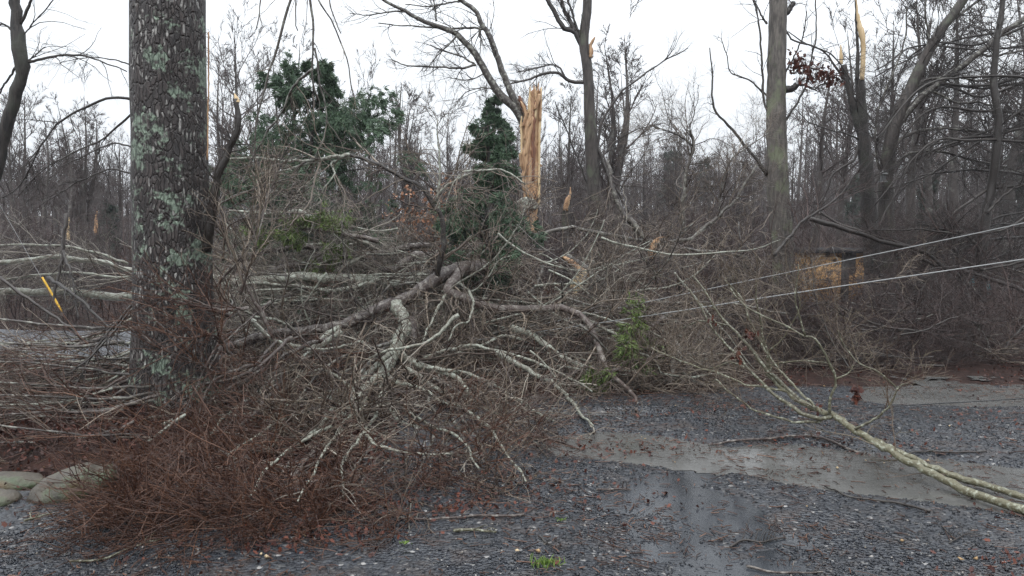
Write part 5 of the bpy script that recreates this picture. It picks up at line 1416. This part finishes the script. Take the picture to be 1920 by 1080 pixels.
# ------------------------------------------------------------ loose sticks, chips and grass on the drive
def stick(label, pts, w0, w1, mat, fork=None, n=3):
    P = np.array([GX(p[0], p[1]) for p in pts])
    P = catmull(P, 18)
    L = np.linalg.norm(P[-1] - P[0])
    P[:, 0] += .012 * L * np.sin(np.linspace(0, 14, 18)); P[:, 1] += .02 * L * np.sin(np.linspace(1, 11, 18))
    rad = np.linspace(w0, w1, 18) / 2 / F * P[:, 1]
    P[:, 2] = np.maximum(ground_z(P[:, 0], P[:, 1]), 0) + rad + .004
    c = P[0].copy()
    root = thing('fallen_stick', c, label, 'stick', 'loose sticks on the wet gravel')
    tube_obj('stick', [(P[None], rad[None], np.array([.5]))], mat, root, 7, c, .08, True)
    g = grow((P[None], rad[None], np.array([.5])), n, L=(.05, .22), ang=(25, 60), rcap=.003, Mp=5, zmin=.04, tr=(.3, 1))
    tube_obj('twigs', [g], mat, root, 4, c)


stick('long dark curved stick lying half in the near puddle', [(1548, 915), (1580, 936), (1640, 948), (1700, 958), (1738, 970)], 3, 5, M['dark_limb'], n=4)
stick('straight brown stick beside the red leaf drift', [(700, 976), (800, 980), (880, 978), (980, 974)], 4, 5, M['brown_limb'])
stick('tan knobbly stick below the red leaf drift', [(850, 1010), (880, 1006), (930, 1009)], 7, 4, M['sapling'])
stick('pale bent stick at the bottom left edge of the brush', [(130, 1070), (190, 1062), (240, 1045), (300, 1022)], 5, 3, M['sapling'])
stick('short reddish stick on the open gravel', [(1118, 922), (1145, 920), (1182, 920)], 4, 3, M['brown_limb'])
stick('forked dark twig cluster on the gravel at bottom right', [(1370, 1030), (1395, 1015), (1430, 1020), (1470, 1008)], 5, 3, M['dark_limb'], n=7)
stick('brown stick along the bottom edge right of centre', [(1400, 1066), (1440, 1074), (1500, 1078), (1540, 1076)], 5, 3, M['brown_limb'])
stick('thin twig near the lower right corner', [(1780, 1030), (1810, 1015), (1840, 1015)], 3, 2, M['dark_limb'], n=4)
stick('long dark stick in the leaves behind the near puddle', [(1690, 858), (1740, 855), (1800, 857), (1845, 856)], 4, 3, M['dark_limb'])
stick('bent brown branch at the puddle rim under the sapling', [(1330, 838), (1400, 832), (1460, 828), (1540, 832), (1610, 852)], 4, 5, M['brown_limb'], n=6)
stick('brown twig among leaves at the left of the puddle', [(1010, 818), (1060, 835), (1090, 845)], 6, 3, M['brown_limb'])
stick('short dark twig left of the shiny wet patch', [(1010, 1020), (1030, 1032), (1055, 1042)], 4, 2, M['dark_limb'], n=4)
stick('pale twig at lower left in front of the mossy stone', [(45, 990), (70, 982), (98, 975)], 5, 3, M['sapling'])
stick('dark forked twig on the gravel by the right edge', [(1765, 1000), (1780, 1012), (1790, 1022)], 3, 2, M['dark_limb'], n=5)

# pale chips of torn wood and white pebbles
x, y = [], []
for px, py in ((1005, 905), (490, 1055), (500, 1060), (160, 915), (82, 880), (1780, 816), (1010, 1045), (970, 1048), (1800, 1060), (1830, 1060), (1690, 1030), (1570, 880), (300, 865), (380, 930), (320, 960), (570, 1015), (1545, 730), (1740, 866)):
    g_ = GX(px, py); x.append(g_[0]); y.append(g_[1])
x = np.array(x); y = np.array(y); n = len(x)
xs_, ys_ = scatter(34, (-3, 5), (3.4, 7.5), lambda x, y: drive_mask(x, y))
x = np.concatenate([x, xs_]); y = np.concatenate([y, ys_])
sz = np.concatenate([np.full(n, .016), rng.uniform(.004, .010, len(xs_))])
me = stones(x, y, ground_z(x, y) + .012, sz, 'wood_chips', rng.uniform(0, 1, len(x)))
tag(link_mesh('wood_chips', me, M['chip']), 'pale chips of torn wood sprinkled over the drive', 'wood chips', kind='stuff')
for px, py, lab in ((1025, 1070, 'bright green grass tuft at the bottom edge of the gravel'), (760, 1030, 'tiny green sprig on the gravel below the red leaf drift'), (1050, 985, 'tiny green weed on the open gravel')):
    c = GX(px, py); n = 70 if px == 1025 else 14; s = 1.0 if px == 1025 else .45
    root = np.stack([c[0] + rng.normal(0, .035 * s, n), c[1] + rng.normal(0, .02 * s, n), np.full(n, .03)], -1)
    d = rng.normal(0, .5, (n, 3)); d[:, 2] = 1
    P = np.stack([root, root + d * .022 * s, root + d * .035 * s + np.array([0, 0, -.004])], 1)
    V, L, Sz, T = tubes([(P, np.repeat(np.array([[.0024, .002, .0006]]), n, 0), rng.uniform(0, 1, n))], 3)
    o = link_mesh('grass_tuft', raw_mesh('grass_tuft', V, L, Sz, T, True, (c[0], c[1], 0.0)), M['grass'])
    o.location = (c[0], c[1], 0)
    tag(o, lab, 'grass')

# ------------------------------------------------------------ the woods
def wood_proto(kind, H):
    N = 20
    s = np.linspace(0, 1, N)
    wob = H * .012
    P = np.stack([wob * (np.sin(s * 5 + rng.uniform(0, 6)) + .5 * np.sin(s * 11)), wob * (np.cos(s * 4 + rng.uniform(0, 6))), H * s - .2], -1)
    r0 = H * .0135
    Rr = r0 * (1 - s) ** .85 + .006
    stems = [(P, Rr)]
    if kind == 'fan':                      # several stems rising from one foot
        for k in range(4):
            a = rng.uniform(0, 6.28); f = rng.uniform(.05, .13) * H
            Q = P.copy(); Q[:, 0] += f * math.cos(a) * s ** 1.2; Q[:, 1] += f * math.sin(a) * s ** 1.2; Q[:, 2] *= rng.uniform(.75, .98)
            stems.append((Q, Rr * .75))
    g = (np.stack([q[0] for q in stems]), np.stack([q[1] for q in stems]), rng.uniform(0, 1, len(stems)))
    if kind == 'round':
        a1 = grow(g, 24, tr=(.32, 1), L=(.20, .42), ang=(30, 60), rel=True, falloff=.55, Mp=9, wig=.10, up=.09, ratio=.45, tip=.25, zmin=None)
    elif kind == 'tall':
        a1 = grow(g, 20, tr=(.42, 1), L=(.12, .28), ang=(30, 65), rel=True, falloff=.5, Mp=8, wig=.12, up=.07, ratio=.4, tip=.25, zmin=None)
    else:
        a1 = grow(g, 10, tr=(.3, 1), L=(.16, .34), ang=(15, 40), rel=True, falloff=.5, Mp=8, wig=.08, up=.08, ratio=.5, tip=.25, zmin=None)
    a2 = grow(a1, 8, tr=(.2, 1), L=(.28, .55), ang=(22, 50), rel=True, falloff=.45, Mp=6, wig=.14, up=.05, ratio=.65, rmin=.010, zmin=None)
    a3 = grow(a2, 8, tr=(.2, 1), L=(.3, .6), ang=(22, 50), rel=True, falloff=.4, Mp=4, wig=.12, up=.03, ratio=.7, rmin=.0075, zmin=None)
    V, L, S_, T = tubes([g], 9, bump=.05)
    mt = raw_mesh('trunk', V, L, S_, T); mt.materials.append(M['wood_bark'])
    V, L, S_, T = tubes([a1, a2, a3], [5, 3, 3])
    mc = raw_mesh('branches', V, L, S_, T); mc.materials.append(M['wood_twig'])
    return mt, mc


PROTO = {}
for kind in ('round', 'tall', 'fan'):
    PROTO[kind] = [wood_proto(kind, 10.0) for _ in range(4 if kind != 'fan' else 3)]
WL = {'round': 'bare round crowned tree', 'tall': 'slim bare tall trunked tree', 'fan': 'bare many stemmed tree'}


def wood_tree(kind, x, y, top_z, label, group, k=None, wide=1.0):
    mt, mc = PROTO[kind][rng.integers(len(PROTO[kind])) if k is None else k]
    z = float(hg(np.float64(x), np.float64(y)))
    s = (top_z - z) / 11.8
    root = bpy.data.objects.new('bare_tree', None)
    root.location = (x, y, z); root.rotation_euler = (0, 0, rng.uniform(0, 6.28)); root.scale = (s * wide, s * wide, s)
    COL.objects.link(root)
    tag(root, label, 'tree', group)
    for me in (mt, mc):
        o = bpy.data.objects.new(me.name.split('.')[0], me); COL.objects.link(o); o.parent = root


def topz(px, py, Y):
    return PX(px, py, Y)[2]


# those one can tell apart: (px, Y, top py, kind, width, label)
for px, Y, tp, kind, wd, lab in [
        (757, 27, 75, 'fan', 1.0, 'bare grey tree with upright stems between the two cedars against the sky'),
        (1000, 34, 40, 'round', .8, 'round topped bare tree standing behind the splintered orange trunk'),
        (1065, 25, 110, 'fan', 1.0, 'bare many stemmed tree just left of the forked trunk'),
        (1165, 27, -30, 'fan', 1.1, 'bare tree with long upright stems right of the forked trunk'),
        (450, 25, -60, 'round', .8, 'bare tree rising just right of the lichen trunk'),
        (88, 24, 150, 'round', .9, 'bare tree with a forked trunk at far left behind the heap'),
        (128, 22, 175, 'tall', 1.0, 'bare tree left of the lichen trunk, right of the forked one'),
        (225, 30, 190, 'round', .8, 'bare tree whose twigs touch the left side of the lichen trunk'),
        (20, 28, 130, 'round', .9, 'bare tree at the left picture edge behind the leaning trunk'),
        (1300, 30, 235, 'round', .8, 'low bare tree under the open sky right of centre'),
        (1210, 32, 200, 'round', .9, 'bare tree low in the gap right of the many stemmed one'),
        (1385, 28, 240, 'fan', .8, 'thin bare tree left of the tall grey trunk'),
        (1540, 24, 20, 'tall', 1.1, 'bare tree between the tall grey trunk and the snapped twin'),
        (1580, 30, -40, 'round', .9, 'bare tree behind the snapped twin trunk at right'),
        (1712, 20, -120, 'tall', 1.2, 'dark tall tree right of the sweeping fork'),
        (1738, 24, -100, 'round', 1.0, 'bare tree close behind the dark tall one at right'),
        (1790, 19, -150, 'tall', 1.1, 'tall dark bare tree left of the small forked one'),
        (1895, 20, -150, 'tall', 1.2, 'tall dark bare tree at the right picture edge'),
        (1850, 26, -80, 'round', 1.0, 'dense bare tree filling the sky at upper right'),
        (1660, 27, -60, 'round', 1.0, 'bare tree behind the sweeping fork at right'),
        (640, 36, 110, 'round', .8, 'bare tree behind the large cedar on its right'),
        (520, 33, 40, 'round', .9, 'bare tree behind the large cedar on its left')]:
    x = PX(px, 400, Y)[0]
    wood_tree(kind, x, Y, topz(px, tp, Y), lab, 'bare trees behind the wreckage', None, wd * 1.25)

for px, Y, tp, kind, wd, lab in [
        (690, 30, 70, 'round', .8, 'tall bare tree between the large cedar and the many stemmed one'), (842, 36, 150, 'round', .8, 'bare tree in the gap left of the small cedar'),
        (560, 29, -10, 'tall', 1.0, 'slim bare tree rising above the top of the large cedar'), (165, 27, 110, 'fan', 1.0, 'bare tree spreading against the sky left of the lichen trunk'),
        (50, 31, 110, 'round', .9, 'bare tree behind the elbow of the leaning dark trunk'), (925, 38, 110, 'round', .8, 'bare tree behind the small cedar, left of the torn limbs'),
        (1265, 36, 190, 'fan', .9, 'thin bare tree under the sweeping limb of the forked tree'), (420, 31, 40, 'fan', .9, 'bare tree fanning out just right of the lichen trunk'),
        (490, 27, 60, 'round', .8, 'bare tree above the left shoulder of the large cedar'), (740, 40, 140, 'tall', 1.0, 'slim bare tree above the tan leaved beech'),
        (1120, 38, 60, 'round', .8, 'bare tree directly behind the forked trunk')]:
    wood_tree(kind, PX(px, 400, Y)[0], Y, topz(px, tp, Y), lab, 'bare trees behind the wreckage', None, wd * 1.25)

zones = [(-200, 240, 170, 320, 38, 'far bare tree in the haze left of the lichen trunk'), (390, 960, 190, 320, 52, 'far bare tree in the haze behind the cedars'),
         (960, 1430, 220, 340, 60, 'far bare tree in the haze right of the splintered trunk'), (1430, 2100, 90, 260, 66, 'bare tree crowded in the woods at right')]
for x0, x1, t0, t1, n, lab in zones:
    for k in range(n):
        Y = rng.uniform(0, 1) ** 1.1 * 60 + 26
        px = x0 + (x1 - x0) * (k + rng.uniform(0, 1)) / n
        tp = rng.uniform(t0, t1)
        wood_tree(rng.choice(['round', 'tall', 'tall']), PX(px, 400, Y)[0], Y, topz(px, tp, Y), lab, lab.replace('tree', 'trees'), None, rng.uniform(.8, 1.25))

# the far wooded hill reads as one mass: thin trunks and twig haze
V_, L_, S_, T_ = [], [], [], []
n = 1900
Yd = rng.uniform(70, 150, n); pxs = rng.uniform(-300, 2250, n)
x = (pxs - 960) / F * Yd; z = hg(x, Yd)
h = rng.uniform(4, 7.5, n)
N = 5; s = np.linspace(0, 1, N)
P = np.stack([x[:, None] + rng.normal(0, .12, (n, N)), Yd[:, None] + 0 * s, z[:, None] - .2 + h[:, None] * s], -1)
Rr = (.09 * rng.uniform(.6, 1.3, n))[:, None] * (1 - .8 * s)
g = (P, Rr, rng.uniform(0, 1, n))
a1 = grow(g, 9, tr=(.2, 1), L=(1.2, 3.2), ang=(25, 60), up=.08, Mp=5, rmin=.02, zmin=None)
a2 = grow(a1, 7, L=(.5, 1.3), ang=(25, 60), Mp=4, rmin=.014, up=.04, zmin=None)
n2 = 800
Y2 = 38 + rng.uniform(0, 1, n2) * 60; px2 = rng.uniform(-200, 2150, n2)
x = (px2 - 960) / F * Y2; z = hg(x, Y2); h = rng.uniform(1.2, 3.4, n2)
P = np.stack([x[:, None] + rng.normal(0, .5, (n2, 1)) * s + rng.normal(0, .06, (n2, N)), Y2[:, None] + 0 * s, z[:, None] - .1 + h[:, None] * s], -1)
gb = (P, (.035 * rng.uniform(.5, 1.2, n2))[:, None] * (1 - .7 * s), rng.uniform(0, 1, n2))
b1 = grow(gb, 8, tr=(.1, 1), L=(.8, 2.0), ang=(20, 60), up=.06, Mp=5, rmin=.012, zmin=None)
b2 = grow(b1, 6, L=(.4, .9), ang=(25, 60), Mp=4, rmin=.009, zmin=None)
o = tube_obj('distant_woods', [g, a1, a2, gb, b1, b2], M['wood_twig'], None, [5, 3, 3, 4, 3, 3])
tag(o, 'hazy grey brown woods covering the distant rise', 'woods', kind='stuff')
# understorey: thin saplings and bushes between the near debris and the woods
n = 1500
Yd = 13.5 + rng.uniform(0, 1, n) ** 1.3 * 26; pxs = rng.uniform(-200, 2150, n)
kk = ~((pxs > 1470) & (pxs < 1650) & (Yd < 20.5)); pxs, Yd = pxs[kk], Yd[kk]; n = len(pxs)
x = (pxs - 960) / F * Yd; z = hg(x, Yd)
h = rng.uniform(.8, 2.6, n)
P = np.stack([x[:, None] + rng.normal(0, .25, (n, 1)) * s + rng.normal(0, .04, (n, N)), Yd[:, None] + rng.normal(0, .25, (n, 1)) * s, z[:, None] - .05 + h[:, None] * s], -1)
g = (P, (.014 * rng.uniform(.5, 1.2, n))[:, None] * (1 - .7 * s), rng.uniform(0, 1, n))
a1 = grow(g, 9, tr=(.1, 1), L=(.4, 1.3), ang=(25, 70), up=.03, Mp=6, rmin=.005, zmin=None)
a2 = grow(a1, 6, L=(.2, .6), ang=(25, 60), Mp=4, rmin=.0035, zmin=None)
o = tube_obj('undergrowth', [g, a1, a2], M['twig_maroon'], None, [4, 3, 3])
tag(o, 'tangled maroon grey undergrowth on the forest floor behind the wreckage', 'undergrowth', kind='stuff')

# a few far pines
def pine(px, Y, tp, label):
    x = PX(px, 400, Y)[0]; z = float(hg(np.float64(x), np.float64(Y))); H = topz(px, tp, Y) - z
    b = np.array([x, Y, z])
    root = thing('pine_tree', b, label, 'tree')
    s = np.linspace(0, 1, 14)
    P = np.stack([x + 0 * s, Y + 0 * s, z - .1 + H * s], -1); Rr = H * .013 * (1 - .9 * s) + .01
    tube_obj('trunk', [(P[None], Rr[None], np.array([.5]))], M['wood_bark'], root, 7, b)
    g = (P[None], Rr[None], np.array([.5]))
    a = grow(g, 46, tr=(.35, 1), L=(.14, .26), rel=True, ang=(60, 95), falloff=.7, Mp=6, up=-.02, zmin=None)
    a2 = grow(a, 7, tr=(.3, 1), L=(.25, .5), rel=True, ang=(25, 55), Mp=4, zmin=None)
    tube_obj('branches', [a, a2], M['wood_bark'], root, 3, b)
    fronds(a2, 16, H * .05, 'foliage', M['pine'], root, b, .1)


pine(207, 30, 375, 'small hazy pine just left of the lichen trunk')
pine(1262, 60, 275, 'hazy grey green pine on the rise right of the forked trunk')
pine(1320, 70, 300, 'far hazy pine on the skyline under the open sky')
pine(1740, 34, 330, 'dark pine showing through the woods at right')
pine(1930, 30, 200, 'dark pine at the right edge behind the tipped crown')
pine(1600, 40, 330, 'hazy pine behind the snapped twin trunk')
# broken trunks among the far left trees
for px, Y, tp, w0, lab in ((180, 20, 400, 8, 'short snapped trunk with tan tip left of the lichen trunk'), (128, 19, 412, 6, 'thin snapped trunk with pale yellow tip at far left'), (1060, 17, 355, 12, 'leaning torn trunk with orange wood right of the splintered one')):
    c = PX(px, 590, Y); c[2] = float(hg(c[0], c[1]))
    root = thing('broken_tree', c, lab, 'tree')
    P, Rr = TR([(px + 3, 600, Y), (px + 1, 500, Y), (px, tp + 28, Y)], w0 * 1.2, w0, N=16, wob=.004)
    tube_obj('trunk', [(P[None], Rr[None], np.array([.5]))], M['mid_bark'], root, 10, c, .06, True)
    sl = 0 if px != 1060 else 8
    slab('torn_wood', [(tp + 40, px - w0 * .4, px + w0 * .45), (tp + 20, px - w0 * .35 + sl * .4, px + w0 * .4 + sl * .5), (tp + 8, px - 1 + sl, px + w0 * .3 + sl), (tp - 4, px + 1 + sl, px + 2.5 + sl)], Y - .08, .06, M['torn_wood'] if px != 128 else M['sapwood'], root, c, .4, .2, 12)

# ------------------------------------------------------------ haze
V, L, S_ = [], [], []
box(V, L, S_, (-300, -60, -4), (300, 345, 40))
me = raw_mesh('haze', np.concatenate(V), L, S_, None, False)
m = bpy.data.materials.new('haze'); m.use_nodes = True
t = m.node_tree
t.nodes.remove(t.nodes['Principled BSDF'])
pv = node(t, 'ShaderNodeVolumePrincipled')
pv.inputs['Color'].default_value = (0.88, 0.91, 0.97, 1)
pv.inputs['Density'].default_value = 0.0008
t.links.new(pv.outputs[0], t.nodes['Material Output'].inputs['Volume'])
o = link_mesh('haze', me, m)
tag(o, kind='stuff')
